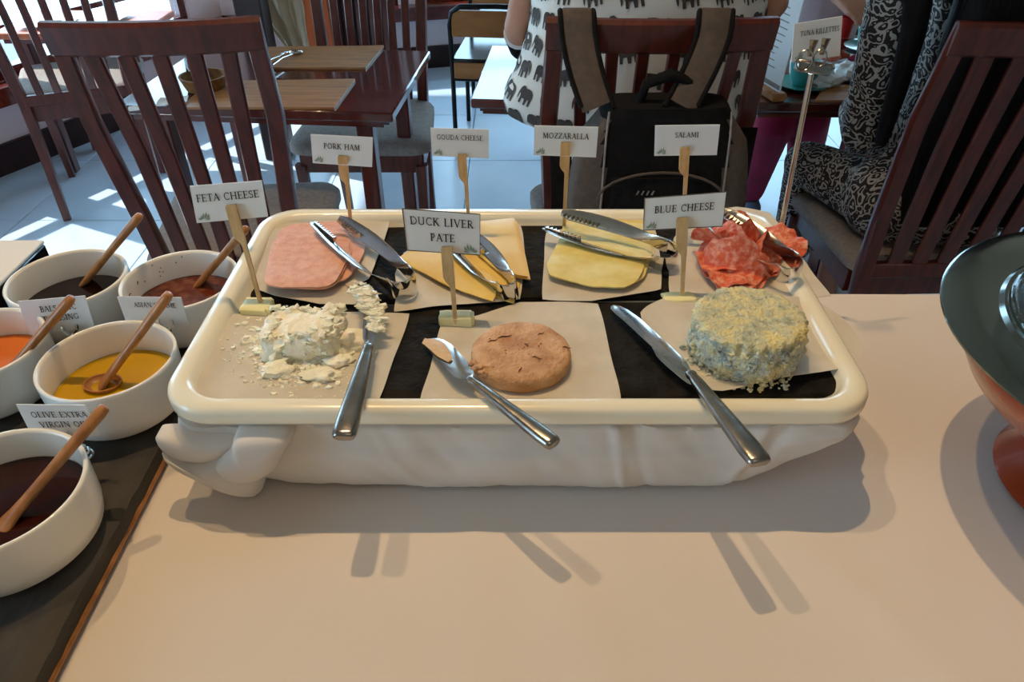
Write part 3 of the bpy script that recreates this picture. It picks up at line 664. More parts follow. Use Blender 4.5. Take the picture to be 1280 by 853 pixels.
sign('gouda_sign', ['GOUDA CHEESE'], [(538, 160), (611, 162), (611, 198), (540, 195)], (577, 193), (584, 284), 1.047, .67, 'white card reading GOUDA CHEESE on a bamboo pick at the back of the tray', hv=.2, vtop=.3, paddle=.0085)
sign('mozzarella_sign', ['MOZZARALLA'], [(668, 157), (748, 159), (745, 197), (667, 194)], (707, 178), (702, 286), 1.047, .67, 'white card reading MOZZARALLA on a bamboo pick in front of the backpack', hv=.22, vtop=.31)
sign('salami_sign', ['SALAMI'], [(819, 157), (900, 156), (896, 194), (818, 195)], (856, 184), (851, 283), 1.047, .67, 'white card reading SALAMI on a bamboo pick in front of the backpack', hv=.2, vtop=.31)
sign('pate_sign', ['DUCK LIVER', 'PATE'], [(503, 261), (600, 268), (600, 319), (509, 313)], (558, 308), (566, 405), ZP+.004, .535, 'white card reading DUCK LIVER PATE with green leaf on a bamboo pick', hv=.22, vtop=.25, leaf=(.98, .97, -1), paddle=.0095)
sign('blue_cheese_sign', ['BLUE CHEESE'], [(806, 248), (908, 240), (903, 283), (804, 288)], (853, 272), (849, 372), ZP+.002, .575, 'white card reading BLUE CHEESE on a bamboo pick behind the cheese wheel', hv=.25, vtop=.37, leaf=(.02, .96, 1), paddle=.0098)

# ---------------------------------------------------------------- knives
def knife(end, bol, tip, ze, zb, zt, hw, bw, label, smear=None, shape='table'):
    E, B_, P = at(*end, ze), at(*bol, zb), at(*tip, zt)
    root = thing('table_knife', label, 'knife', E, 0, 'steel knives lying over the tray rim')
    t = (E-B_).normalized(); w = Vector((0, 0, 1)).cross(t).normalized()
    L = (E-B_).length
    pts = [B_+t*L*s for s in (0, .03, .06, .12, .3, .6, .85, .96, .99, 1)]
    secs = [(hw*.42, .0024), (hw*.5, .0034), (hw*.42, .003), (hw*.55, .0034), (hw*.66, .0036), (hw*.85, .004), (hw, .0042), (hw*.97, .004), (hw*.85, .0035), (hw*.6, .0022)]
    def dense(p, s):
        return p, s
    m = MB(); rings = []
    for p, (a, b) in zip(pts, secs):
        q = t.cross(w).normalized(); rings.append([p+w*a*math.cos(k*2*PI/16)*(abs(math.cos(k*2*PI/16))**-.35 if abs(math.cos(k*2*PI/16)) > .1 else 1)+q*b*math.sin(k*2*PI/16) for k in range(16)])
    o = m.loft(rings).build('handle', 'steel2', root, angle=60); o.location = -E
    tb = (B_-P).normalized(); wb = Vector((0, 0, 1)).cross(tb).normalized(); Lb = (B_-P).length; qb = tb.cross(wb)
    m = MB(); rings = []
    K = [(0, .35), (.03, .7), (.10, .92), (.25, 1.0), (.45, 1.0), (.7, .98), (.88, .85), (.95, .55), (.99, .35), (1.02, .3)]
    for s, a in K:
        p = P+tb*Lb*s; hb_ = bw*a; off = wb*(bw*.25*(1-s))
        if s < .2: off = off-wb*bw*(.2-s)*2.0
        rings.append([p+off+wb*hb_, p+off+qb*.0009, p+off-wb*hb_, p+off-qb*.0009])
    blade = m.loft(rings).build('blade', 'steel', root, angle=20); blade.location = -E
    if smear:
        m = MB(); rings = []
        for s, a in [(0, .2), (.06, .85), (.2, 1.05), (.42, .85), (.6, .3)]:
            p = P+tb*Lb*s+wb*(bw*(-.25+.25*(1-s)))+qb*(.0012 if qb.z > 0 else -.0012)-(wb*bw*(.2-s)*2 if s < .2 else Vector())
            rings.append([p+wb*bw*a*.7, p+Vector((0, 0, .0012)), p-wb*bw*a*.72, p-Vector((0, 0, .0004))])
        o = m.loft(rings).build('pate_smear', smear, blade)
    return root
knife((429, 548), (461, 432), (464, 362), 1.062, 1.064, 1.060, .0088, .0062, 'steel knife tipped with feta crumbs, handle over the tray rim')
knife((694, 556), (586, 474), (537, 424), 1.061, 1.062, 1.052, .0068, .0095, 'steel knife with pate smeared on its tip, beside the pate', smear='smear')
knife((952, 580), (862, 466), (768, 382), 1.066, 1.062, 1.053, .0088, .0072, 'steel knife leaning by the blue cheese, handle over the tray rim')
m = MB()
for k in range(240):
    s = random.random()**1.25; x = 450+22*math.sin(s*1.6)+random.gauss(0, 6); y = 360+s*52+random.gauss(0, 3.5)
    m.sphere(at(x, y, 1.063+.008*random.random()*(1-s)), .0008+.0026*random.random()**1.5, 6, 4, (1.5, .8, .7), 1.2, k)
tag(m.build('feta_crumbs', 'feta', angle=25), 'feta crumbs clinging to the tip of the left knife', 'crumbs', kind='stuff')

# ---------------------------------------------------------------- tongs
def tongs(tipA, tipB, bend, zA, zB, zbend, label, wbend=.010, warm=False, bw=.012):
    A, B_, C_ = at(*tipA, zA), at(*tipB, zB), at(*bend, zbend)
    root = thing('serving_tongs', label, 'tongs', C_, 0, 'steel serving tongs')
    ctr = (A+B_)/2; ax = (C_-ctr).normalized(); sd = (A-B_); sd = (sd-ax*sd.dot(ax)).normalized()
    up = ax.cross(sd).normalized(); up = up if up.z > 0 else -up
    base = C_-ax*bw; pA = base+sd*bw; pB = base-sd*bw
    def arm(tip, p, sgn, nm):
        pts, secs, wd_ = [], [], []
        for i in range(13):
            s = i/12; q = tip.lerp(p, s)+sd*sgn*.004*math.sin(PI*s); pts.append(q)
            secs.append(((.0054+.0016*math.sin(PI*min(1, s*1.3)) if s < .85 else .0060+.026*(s-.85))*(.55 if i == 0 else 1), .0009)); k_ = max(0, min(1, (1-s)*3)); wd_.append(up*(1-.45*k_)+sd*sgn*.75*k_)
        mm = MB().sweep(pts, secs, wd_); 
        o = mm.build(nm, 'steel', root, angle=50); o.location = -C_
        tm_ = MB(); t = (p-tip).normalized()
        for k in range(9):
            a = tip+t*(.002+.0044*k)-up*.003*0; inn = -sd*sgn
            tm_.add([a+inn*.0002+up*.003, a+t*.0042+inn*.0002+up*.003, a+t*.0021+inn*.0048+up*.001, a+inn*.0002-up*.003, a+t*.0042+inn*.0002-up*.003, a+t*.0021+inn*.0048-up*.001], [(0, 1, 2), (3, 5, 4), (0, 2, 5, 3), (1, 4, 5, 2), (0, 3, 4, 1)])
        tm_.build('teeth', 'steel', o, smooth=False)
    arm(A, pA, 1, 'arm'); arm(B_, pB, -1, 'arm')
    pts = [base+sd*bw*math.cos(a)+ax*bw*math.sin(a) for a in [PI*i/16 for i in range(17)]]
    o = MB().sweep([pA-ax*.004]+pts+[pB-ax*.004], (wbend, .0009), [up]*19).build('spring_bend', 'chrome', root, angle=60); o.location = -C_
tongs((391, 279), (424, 273), (512, 361), 1.066, 1.068, 1.060, 'steel tongs resting on the ham slices')
tongs((552, 292), (584, 290), (640, 366), 1.058, 1.062, 1.058, 'steel tongs lying on the gouda behind the pate sign', bw=.008)
tongs((679, 286), (702, 266), (845, 324), 1.064, 1.072, 1.060, 'steel tongs with toothed tips across the mozzarella')
tongs((878, 276), (900, 262), (996, 343), 1.076, 1.080, 1.066, 'steel tongs lying across the red salami', wbend=.009)

# ================================================================ LEFT: slate board with dressing bowls
BZ = .980
board = thing('serving_board', 'wooden board topped with dark grey slate under the dressing bowls', 'board', (-.45, .45, ZT))
o = MB().box((-.16+.0, -.03, .0035), (.63, .62, .005), bev=.0015).build('wooden_base', 'spoonwood', board)
o = sheet(smooth_poly([Vector((-.473, -.335, .0062)), Vector((.152, -.335, .0062)), Vector((.1535, -.1, .0062)), Vector((.152, .275, .0062)), Vector((-.473, .275, .0062))], 30, .02), 0, .0178, 30, .0010, 24, 0, 4, .002).build('slate_top', 'slate2', board, angle=30)
def dbowl(name, x, y, fluid, label, r=.0555, lvl=.028, h=.052, z=BZ+.0012):
    root = thing(name, label, 'bowl', (x, y, z), 0, 'white round dressing bowls')
    p = [(r*.70, 0), (r*.86, .0012), (r*.95, .006), (r*.985, .018), (r*1.0, h-.004), (r*1.0, h-.0012), (r*.985, h), (r*.955, h-.0004), (r*.935, h-.003), (r*.93, .02), (r*.90, .010), (r*.80, .0055), (.001, .005)]
    MB().lathe(p, n=72).build('bowl_body', 'bowl', root, angle=70)
    MB().lathe([(r*.915, lvl-.004), (r*.918, lvl), (r*.6, lvl), (.001, lvl)], n=60).build('dressing', fluid, root)
    return root
dbowl('balsamic_bowl', -.4385, .619, 'balsamic', 'white bowl of black balsamic dressing, back left on the slate', lvl=.022)
sb = dbowl('sesame_bowl', -.3262, .616, 'sesame', 'white bowl of brown sesame dressing nearest the tray corner', lvl=.024)
dbowl('orange_dressing_bowl', -.4655, .510, 'orange', 'white bowl of orange dressing cut by the left edge of the photo', lvl=.024)
dbowl('olive_oil_bowl', -.3425, .490, 'oil', 'white bowl of yellow olive oil on the slate', lvl=.021)
dbowl('red_sauce_bowl', -.3585, .345, 'soy', 'white bowl of dark red sauce, nearest the bottom left corner', r=.0605, lvl=.026)
m = MB()
for k in range(12):
    a = math.radians(100+random.random()*100); z = .03+.018*random.random(); m.sphere((.0514*math.cos(a), .0514*math.sin(a), z), .0007, 6, 4)
m.build('sauce_specks', 'soy', sb)
def spoon(end, head, ze, zh, label, ladle=False, rl=.0045):
    E, Hd = at(*end, ze), at(*head, zh)
    t = (E-Hd).normalized(); L = (E-Hd).length; w = Vector((0, 0, 1)).cross(t).normalized(); q = t.cross(w)
    root = thing('wooden_spoon', label, 'spoon', Hd, 0, 'wooden spoons in the dressing bowls')
    m = MB(); rings = []
    for s, a, b in [(0.02, .0085, .003), (.12, .0085, .0032), (.2, .006, .0035), (.3, .0042, .0036), (.5, .0042, .0036), (.8, .0048, .004), (.95, .0052, .0042), (.99, .0045, .0036), (1.0, .003, .0024)]:
        rings.append([Hd+t*L*s+w*a*math.cos(k*2*PI/14)+q*b*math.sin(k*2*PI/14) for k in range(14)])
    o = m.loft(rings).build('handle', 'spoonwood', root, angle=70); o.location = -Hd
    m = MB(); rings = []
    for i in range(1, 9):
        th = PI/2*i/8; rings.append([Hd+t*.004+Vector((math.cos(k*2*PI/24)*math.sin(th)*.0165, math.sin(k*2*PI/24)*math.sin(th)*.013, -.007*math.cos(th)+.002)) for k in range(24)])
    for i in range(8, 0, -1):
        th = PI/2*i/8; rings.append([Hd+t*.004+Vector((math.cos(k*2*PI/24)*math.sin(th)*.0148, math.sin(k*2*PI/24)*math.sin(th)*.0113, -.0052*math.cos(th)+.002)) for k in range(24)])
    o = m.loft(rings).build('spoon_bowl', 'spoonwood', root, angle=70); o.location = -Hd
spoon((175, 269), (102, 358), 1.086, .998, 'wooden spoon standing in the black balsamic dressing')
spoon((308, 285), (244, 360), 1.078, .999, 'wooden spoon in the brown sesame dressing')
spoon((90, 372), (-2, 480), 1.078, .999, 'wooden spoon in the orange dressing')
spoon((212, 367), (126, 484), 1.086, 1.001, 'wooden spoon with its bowl dipped in the olive oil')
spoon((132, 508), (-12, 678), 1.062, .999, 'wooden spoon in the dark red sauce nearest the camera')
def clipcard(name, lines, corners, Y, base, label, hv=.2, vtop=.3):
    q = [aty(x, y, Y+dy) for (x, y), dy in zip(corners, (.004, .004, 0, 0))]; Bp = at(*base, BZ+.001)
    root = thing(name, label, 'label holder', Bp, 0, 'dressing name cards in coil clips')
    card = cardmesh(q).build('card', 'wpaper', root, smooth=False); card.location = -Bp
    m = MB()
    for i, tx in enumerate(lines): write(m, tx, q, .56, vtop+i*hv*1.5, hv, track=.02)
    m.build('lettering', 'ink', card)
    bm_ = (q[3]+q[2])/2+Vector((0, -.003, .002))
    for s in (-1, 1):
        c = quadpt(q, .66+s*.11, .98, .002); 
        o = MB().tube([c+Vector((0, 0, .006)), c+Vector((0, -.001, .002)), c+Vector((-.004*s, -.002, -.003)), c+Vector((-.004*s, 0, -.006))], [.0016, .0018, .0016, .001], 8).build('clip_prong', 'chrome', root); o.location = -Bp
    c = quadpt(q, .66, 1.1, .002); pts = [c]
    for i in range(44):
        a = i*.5; rr = .003+.006*i/43; pts.append(Vector((Bp.x+rr*math.cos(a), Bp.y+rr*math.sin(a), Bp.z+.001+(.014*(1-i/43)))))
    o = MB().tube(pts, .0011, 6).build('coil_base', 'chrome', root); o.location = -Bp
clipcard('balsamic_label', ['BALSAMIC', 'DRESSING'], [(22, 377), (106, 370), (118, 409), (38, 419)], .549, (84, 430), 'small card reading BALSAMIC DRESSING clipped before the balsamic bowl', hv=.2, vtop=.28)
clipcard('sesame_label', ['ASIAN SESAME'], [(146, 371), (226, 372), (236, 407), (158, 404)], .549, (202, 422), 'small card reading ASIAN SESAME clipped before the sesame bowl', hv=.2, vtop=.28)
clipcard('olive_oil_label', ['OLIVE EXTRA', 'VIRGIN OIL'], [(20, 506), (106, 507), (126, 545), (42, 549)], .412, (104, 573), 'small card reading OLIVE EXTRA VIRGIN OIL clipped before the oil bowl', hv=.2, vtop=.28)
# black stand with a bowl at the far left
bs = thing('display_stand', 'black glossy box stand with white top at the left edge', 'stand', (-.62, .638, BZ+.0012))
MB().box((0, 0, .023), (.24, .115, .046), bev=.002).build('stand_box', 'blackgloss', bs)
MB().box((0, 0, .048), (.24, .115, .004), bev=.001).build('stand_top', 'wpaper', bs)
wb = thing('white_bowl', 'white bowl on the black stand, cut by the left edge of the photo', 'bowl', (-.608, .635, BZ+.0512))
MB().lathe([(.034, 0), (.045, .002), (.056, .015), (.064, .040), (.062, .041), (.054, .016), (.04, .006), (.001, .005)], n=48).build('bowl_body', 'bowl', wb, angle=70)

# ================================================================ RIGHT: salad bowl with glass cover
gx, gy = .4965, .412; GZ = 1.10
gb = thing('salad_bowl', 'orange-brown lacquered salad bowl with flared foot at the right edge', 'bowl', (gx, gy, ZT))
MB().lathe([(.088, 0), (.090, .002), (.086, .008), (.066, .030), (.060, .042), (.072, .052), (.112, .074), (.143, .100), (.160, .128), (.163, .1415), (.157, .1415), (.138, .106), (.106, .082), (.05, .064), (.001, .06)], n=80).build('bowl_body', 'lacquer', gb, angle=60)
M['platesteel'] = pm('plate_steel', '#8f9692', '#858c88', 6, .14, 1, bump=.03, bscale=6)
MB().lathe([(.120, .1415), (.128, .1425), (.150, .1435), (.1745, .1445), (.177, .1455), (.177, .1470), (.1745, .1480), (.150, .1470), (.136, .1462), (.133, .1490), (.130, .1490), (.127, .1460), (.120, .1455)], n=96).build('wide_steel_rim', 'platesteel', gb, angle=40)
gc = thing('glass_cover', 'clear glass dome cover standing inside the steel rim of the salad bowl', 'cover', (gx, gy, GZ+.0035))
MB().lathe([(.126, 0), (.1275, .001), (.1275, .006), (.124, .04), (.112, .075), (.085, .105), (.045, .122), (.001, .126), (.001, .123), (.044, .119), (.083, .102), (.1095, .073), (.1215, .039), (.124, .001)], n=96).build('dome', 'coverglass', gc, angle=60)
for zz, rr in ((.0015, .1275),):
    MB().tube([(rr*math.cos(a*PI/36), rr*math.sin(a*PI/36), zz+.002) for a in range(73)], .0022, 8).build('rim_bead', 'coverglass', gc)
lf = 'salad leaves under the glass cover'
for k in range(34):
    a = k*2.4; r_ = .018+.072*((k % 7)/6); c = Vector((gx+r_*math.cos(a), gy+r_*math.sin(a), ZT+.122+.018*(k % 4)/3+.03*(1-r_/.1)))
    m = MB(); rings = []; L = .045+.02*random.random(); w0 = .014+.008*random.random(); tl = random.uniform(-.5, .5)
    for i in range(9):
        s = i/8; w = w0*math.sin(PI*(.08+.88*s)); x = L*(s-.5)
        rings.append([Vector((x, w*v, .006*math.sin(s*3)+.004*math.cos(v*3+s*7)+v*w*tl)) for v in (-1, -.5, 0, .5, 1)]+[Vector((x, w*v, -.0006+.006*math.sin(s*3)+.004*math.cos(v*3+s*7)+v*w*tl)) for v in (1, .5, 0, -.5, -1)])
    Rz = Matrix.Rotation(a+random.random(), 3, 'Z'); rings = [[c+Rz @ p for p in R] for R in rings]
    tag(m.loft(rings).build('salad_leaf', 'leaf' if k % 3 == 0 else 'leafdark'), 'green salad leaf in the glass-covered bowl' if k % 3 == 0 else 'dark red salad leaf in the glass-covered bowl', 'leaf', lf)
# card holder with TUNA RILLETTES
hb0 = at(957, 372, ZT); hb0 = Vector((hb0.x, .694, ZT)); top = aty(1014, 92, .694)
hs = thing('card_stand', 'tall steel clip stand holding a TUNA RILLETTES card behind the tray', 'card stand', hb0)
def hfix(o): o.location = -hb0; return o
hfix(MB().tube([Vector((hb0.x, .694, ZT+.002)), Vector((top.x-.0, .694, ZT+.1)) if False else Vector((hb0.x, .694, ZT)).lerp(top, .5), top], .0028, 12).build('rod', 'steel', hs))
hfix(MB().lathe([(.026, 0), (.026, .003), (.02, .005), (.003, .006)], (hb0.x, .682, ZT), 32).build('foot', 'chrome', hs))
q = [aty(993, 30, .699), aty(1053, 20, .712), aty(1050, 70, .708), aty(989, 78, .696)]
card = hfix(cardmesh(q).build('card', 'wpaper', hs, smooth=False))
m = MB(); write(m, 'TUNA RILLETTES', q, .54, .28, .15, track=.0); m.build('lettering', 'ink', card)
m = MB(); leafmotif(m, q, .04, .95, .25); m.build('leaf_motif', 'leafink', card)
hfix(MB().box(aty(1017, 84, .692), (.034, .008, .011), Matrix.Rotation(.15, 3, 'Y'), bev=.002).build('clip_body', 'steel2', hs))
for (x, y, r_) in [(1005, 75, .0075), (1024, 72, .006)]:
    c = aty(x, y, .688); hfix(MB().tube([c+Vector((r_*math.cos(a*.4), -.002, 1.25*r_*math.sin(a*.4))) for a in range(17)], .0009, 6).build('clip_loop', 'steel', hs))
for (x0, y0, x1, y1) in [(1012, 70, 1018, 50), (1027, 68, 1033, 48)]:
    a, b = aty(x0, y0, .692), aty(x1, y1, .690); hfix(MB().sweep([a, a.lerp(b, .5), b], [(.002, .0008), (.0028, .0008), (.004, .0008)], Vector((1, 0, 0))).build('clip_jaw', 'steel2', hs))

# ================================================================ BACKGROUND FURNITURE
def chair(x, y, rz, label, wt=.44, wb=.37, nsl=6, sw=.0135, group='dark slatted dining chairs'):
    r = thing('dining_chair', label, 'chair', (x, y, 0), rz, group)
    zT = 1.062; yt = -.30; ys = -.205
    for s in (-1, 1):
        MB().sweep([(s*wb/2, -.265, 0), (s*wb/2, -.225, .25), (s*wb/2, ys, .45), (s*(wb*.7+wt*.3)/2, ys-.02, .62), (s*(wb*.3+wt*.7)/2, ys-.06, .86), (s*(wt/2-.018), yt, zT)], [(.015, .013), (.018, .016), (.02, .018), (.02, .016), (.019, .014), (.018, .012)], Vector((1, 0, 0))).build('post', 'mahog', r, angle=30)
        MB().sweep([(s*.195, .19, 0), (s*.2, .195, .41)], [(.014, .014), (.02, .02)], Vector((1, 0, 0))).build('leg', 'mahog', r, angle=30)
    def yb(u, z): return ys-.02-(z-.62)/.43*.075-.018*(1-u*u)
    pts = [(wt/2*u, yt+.0-.020*(1-u*u), zT-.028) for u in [-1+i/6 for i in range(13)]]
    MB().sweep(pts, (.033, .011), Vector((0, -.18, 1))).build('top_rail', 'mahog', r, angle=30)
    MB().box((0, ys-.012, .47), (wb-.02, .022, .04), bev=.003).build('lower_rail', 'mahog', r)
    for i in range(nsl):
        u = -1+2*(i+1)/(nsl+1); 
        MB().sweep([(u*wb/2*.98, ys-.012, .48), (u*(wb*.6+wt*.4)/2*.98, yb(u, .78)+.006, .78), (u*wt/2*.97, yt-.018*(1-u*u)+.008, zT-.05)], (sw, .007), Vector((1, 0, 0))).build('slat', 'mahog', r, angle=30)
    m = MB()
    m.box((0, .19, .415), (.40, .024, .06)).box((0, -.19, .415), (.36, .024, .06)).box((-.195, 0, .415), (.024, .36, .06)).box((.195, 0, .415), (.024, .36, .06))
    m.build('seat_frame', 'mahog', r, smooth=False)
    sq = lambda ins, z: [Vector((p.x*(1+.06*p.y/.22), p.y, z)) for p in rrect(0, 0, .45-2*ins, .44-2*ins, .06, 0, 6)]
    sq_ = lambda ins, z: [Vector((p.x, p.y, z)) for p in sq(ins, 0)]
    MB().loft([sq_(.012, .445), sq_(0, .452), sq_(0, .475), sq_(.008, .488), sq_(.03, .495), sq_(.10, .498)]).build('seat', 'cushion', r, angle=60)
    return r
chair(-.715, 1.785, math.radians(6), 'dark slatted chair with grey seat tucked under the placemat table, nearest left', wt=.40, wb=.31, nsl=5, sw=.0165)
chair(.287, 1.80, 0, 'dark red-brown chair with the black backpack hanging on its back', nsl=6, sw=.0125)
chair(1.045, 1.775, math.radians(2), 'dark slatted chair of the woman in paisley, at the right edge', nsl=5, sw=.019)
chair(-1.74, 3.02, math.radians(22), 'reddish slatted chair by the left wall under the windows', nsl=5)
chair(-.50, 2.51, math.radians(180), 'dark slatted chair on the far side of the placemat table', wt=.38, wb=.34, nsl=6)
def table(x0, x1, y0, y1, rz, label, h=.75, top='mahogtop', ped=False):
    cx, cy = (x0+x1)/2, (y0+y1)/2; w, d = x1-x0, y1-y0
    r = thing('dining_table', label, 'table', (cx, cy, 0), rz, 'mahogany dining tables')
    MB().box((0, 0, h-.013), (w, d, .026), bev=.004).build('table_top', top, r)
    m = MB(); m.box((0, -d/2+.03, h-.036), (w-.06, .02, .020)).box((0, d/2-.03, h-.036), (w-.06, .02, .020)).box((-w/2+.03, 0, h-.036), (.02, d-.08, .020)).box((w/2-.03, 0, h-.036), (.02, d-.08, .020))
    m.build('apron', 'mahogred', r, smooth=False)
    if ped:
        MB().box((.1, .05, h/2-.02), (.09, .09, h-.05), bev=.004).build('pedestal', 'mahog', r); MB().box((.1, .05, .015), (.4, .4, .03), bev=.006).build('foot', 'mahog', r)
        return
    for sx in (-1, 1):
        for sy in (-1, 1): MB().box((sx*(w/2-.09), sy*(d/2-.06), (h-.026)/2), (.045, .045, h-.026), bev=.004).build('leg', 'mahog', r)
table(-1.02, -.28, 1.885, 2.44, math.radians(-5), 'glossy mahogany table with two wooden placemats')
table(-.09, .60, 1.93, 2.44, math.radians(-5), 'glossy mahogany table before the person in the elephant shirt', ped=True)
table(.63, 1.42, 1.93, 2.55, math.radians(0), 'mahogany table with teal cups and plates', ped=True)
table(-2.10, -1.50, 3.12, 3.50, 0, 'low window table with papers behind the reddish chair', h=.62, top='orangewood')
def mat_(pts, label):
    ps = [at(x, y, .7505) for x, y in pts]
    tag(MB().loft([[p for p in ps], [p+Vector((0, 0, .006)) for p in ps]]).build('placemat', 'lightwood', smooth=False), label, 'placemat', 'wooden placemats')
mat_([(318, 87), (457, 87), (480, 59), (335, 61)], 'wooden placemat at the back, with cutlery on it')
mat_([(226, 137), (418, 137), (444, 101), (262, 104)], 'wooden placemat nearest the front table edge')
for k, (e, h) in enumerate([((327, 82), (352, 69)), ((340, 81), (366, 67))]):
    E, Hh = at(*e, .768), at(*h, .762); nm = ('fork', 'spoon')[k]
    r = thing('table_'+nm, 'steel %s on the back placemat' % nm, nm, E)
    t = (Hh-E).normalized(); w = Vector((-t.y, t.x, 0)).normalized()
    o = MB().sweep([E, E.lerp(Hh, .5)+Vector((0, 0, .004)), Hh], [(.005, .0018), (.003, .0018), (.004, .0018)], w).build('handle', 'chrome', r); o.location = -E
    if k: o = MB().sphere(Hh+t*.02, .022, 14, 8, (1, .8, .3)).build('bowl', 'chrome', r); o.location = -E
    else:
        for j in (-1, 0, 1): o = MB().tube([Hh+w*j*.004, Hh+t*.02+w*j*.007+Vector((0, 0, .004)), Hh+t*.045+w*j*.007], .0016, 6).build('tine', 'chrome', r); o.location = -E
        pass
bk = thing('wicker_basket', 'round wicker basket on the placemat table behind the chair back', 'basket', at(258, 112, .7505))
MB().lathe([(.04, 0), (.05, .004), (.062, .035), (.064, .04), (.058, .04), (.048, .008), (.001, .006)], n=32).build('basket_body', 'wicker', bk)
gs = thing('glass_shaker', 'glass shaker with steel cap standing in the wicker basket', 'shaker', at(256, 110, .7505)+Vector((-.02, 0, .008)))
MB().lathe([(.018, 0), (.020, .003), (.018, .05), (.014, .075), (.001, .076)], n=20).build('glass_body', 'glass', gs)
MB().lathe([(.0145, .0765), (.016, .079), (.0155, .098), (.008, .104), (.001, .105)], n=20).build('cap', 'chrome', gs)
def napkin(px, py, z, w, d, rz, label, mat='wpaper'):
    c = at(px, py, z); Rm = Matrix.Rotation(rz, 3, 'Z')
    poly = smooth_poly([c+Rm @ Vector(p) for p in ((-w/2, -d/2, 0), (w/2, -d/2, 0), (w/2, d/2, 0), (-w/2, d/2, 0))], 6, .05)
    return tag(sheet(poly, 0, .0012, 6, .006, 14, .004, px, 0).build('napkin', mat, angle=50), label, 'napkin', 'paper napkins')
napkin(216, 128, .757, .07, .07, .2, 'white paper napkin on the placemat table, seen between the chair slats')
napkin(176, 136, .757, .06, .045, .3, 'white paper napkin at the left end of the placemat table')
napkin(60, 30, .627, .20, .14, .1, 'white paper napkin on the low window table, left')
napkin(125, 22, .627, .22, .16, -.2, 'crumpled paper on the low window table, right')
# black tube chairs with plywood
def tubechair(x, y, rz, label):
    r = thing('metal_frame_chair', label, 'chair', (x, y, 0), rz, 'low black metal frame chairs')
    w = .21
    def tb(p, nm): MB().tube(p, .011, 10).build(nm, 'tube', r)
    c = lambda a: [(-w, -.2, 0), (-w, -.2, .42), (-w, -.22, .58), (-w+.012, -.225, .635), (-w+.05, -.228, .66), (0, -.23, .664), (w-.05, -.228, .66), (w-.012, -.225, .635), (w, -.22, .58), (w, -.2, .42), (w, -.2, 0)]
    tb(c(0), 'back_frame')
    for s in (-1, 1): tb([(s*w, .2, 0), (s*w, .2, .40)], 'leg'); tb([(s*w, -.2, .40), (s*w, .2, .40)], 'seat_rail')
    tb([(-w, -.2, .345), (w, -.2, .345)], 'stretcher')
    MB().box((0, 0, .425), (.42, .42, .02), bev=.006).build('seat', 'blackgloss', r)
    MB().box((0, -.212, .385), (.40, .012, .07), bev=.003).build('seat_apron', 'chairply', r)
    MB().box((0, -.226, .59), (.40, .012, .11), bev=.003).build('backrest', 'chairply', r)
tubechair(-.04, 3.60, math.radians(-6), 'low black metal chair with plywood back left of the elephant shirt')
tubechair(.02, 4.22, math.radians(-6), 'black metal chair with plywood back standing further behind the first')

# ---------------------------------------------------------------- backpack
bp = thing('backpack', 'black backpack with taupe shoulder straps hung on the chair back', 'backpack', (.287, 1.44, .45))
L_ = lambda p: Vector(p)-Vector((.287, 1.44, .45))
rings = []
for i in range(22):
    s = i/21; z = .46+s*.47; w = (.155+.03*math.sin(PI*min(1, s*1.05)))*(1-.25*max(0, s-.85)/.15); d = .085*(1-.55*s**1.5)+.01
    R = []
    for k in range(48):
        a = k*2*PI/48; ca, sa = math.cos(a), math.sin(a); ex = .45
        R.append(L_((.300+w*math.copysign(abs(ca)**ex, ca), 1.425+d*math.copysign(abs(sa)**ex, sa)*(1+.05*nz(ca*2, sa*2, s*6)), z)))
    rings.append(R)
o = MB().loft(rings).build('bag_body', 'black', bp, angle=70); o.data.materials.append(M['taupe'])
for p in o.data.polygons:
    if abs(p.center.x-.013) > .118 and p.center.z < .46: p.material_index = 1
# front pocket, zip, piping
rings = []
for i in range(12):
    s = i/11; z = .48+s*.32; w = .12*(1-.15*s); d = .035*math.sin(PI*(.12+.80*(1-s)))**.6
    rings.append([L_((.295+w*math.copysign(abs(math.cos(k*2*PI/32))**.5, math.cos(k*2*PI/32)), 1.368+d*math.sin(k*2*PI/32), z)) for k in range(32)])
MB().loft(rings).build('front_pocket', 'black', bp, angle=70)
for s in (-1, 1):
    MB().tube([L_(p) for p in ((.300+s*.121, 1.334, .47), (.300+s*.123, 1.344, .64), (.300+s*.121, 1.356, .77), (.300+s*.119, 1.370, .88), (.300+s*.116, 1.378, .925))], .0022, 6).build('piping', 'cushion', bp)
MB().tube([L_((.295+.125*math.cos(a), 1.342+.006*math.sin(a), .76+.055*math.sin(a))) for a in [PI*i/14 for i in range(15)]], .0028, 6).build('zipper', 'taupe', bp)
for k in range(4): MB().box(L_((.248+k*.010, 1.3425, .775)), (.0035, .002, .010), Matrix.Rotation(.4, 3, 'Y')).build('logo_bar', 'steel2', bp, smooth=False)
MB().tube([L_(p) for p in ((.245, 1.42, .92), (.255, 1.415, .965), (.30, 1.41, .985), (.345, 1.415, .965), (.355, 1.42, .92))], [.008, .010, .012, .010, .008], 10).build('top_handle', 'black', bp)
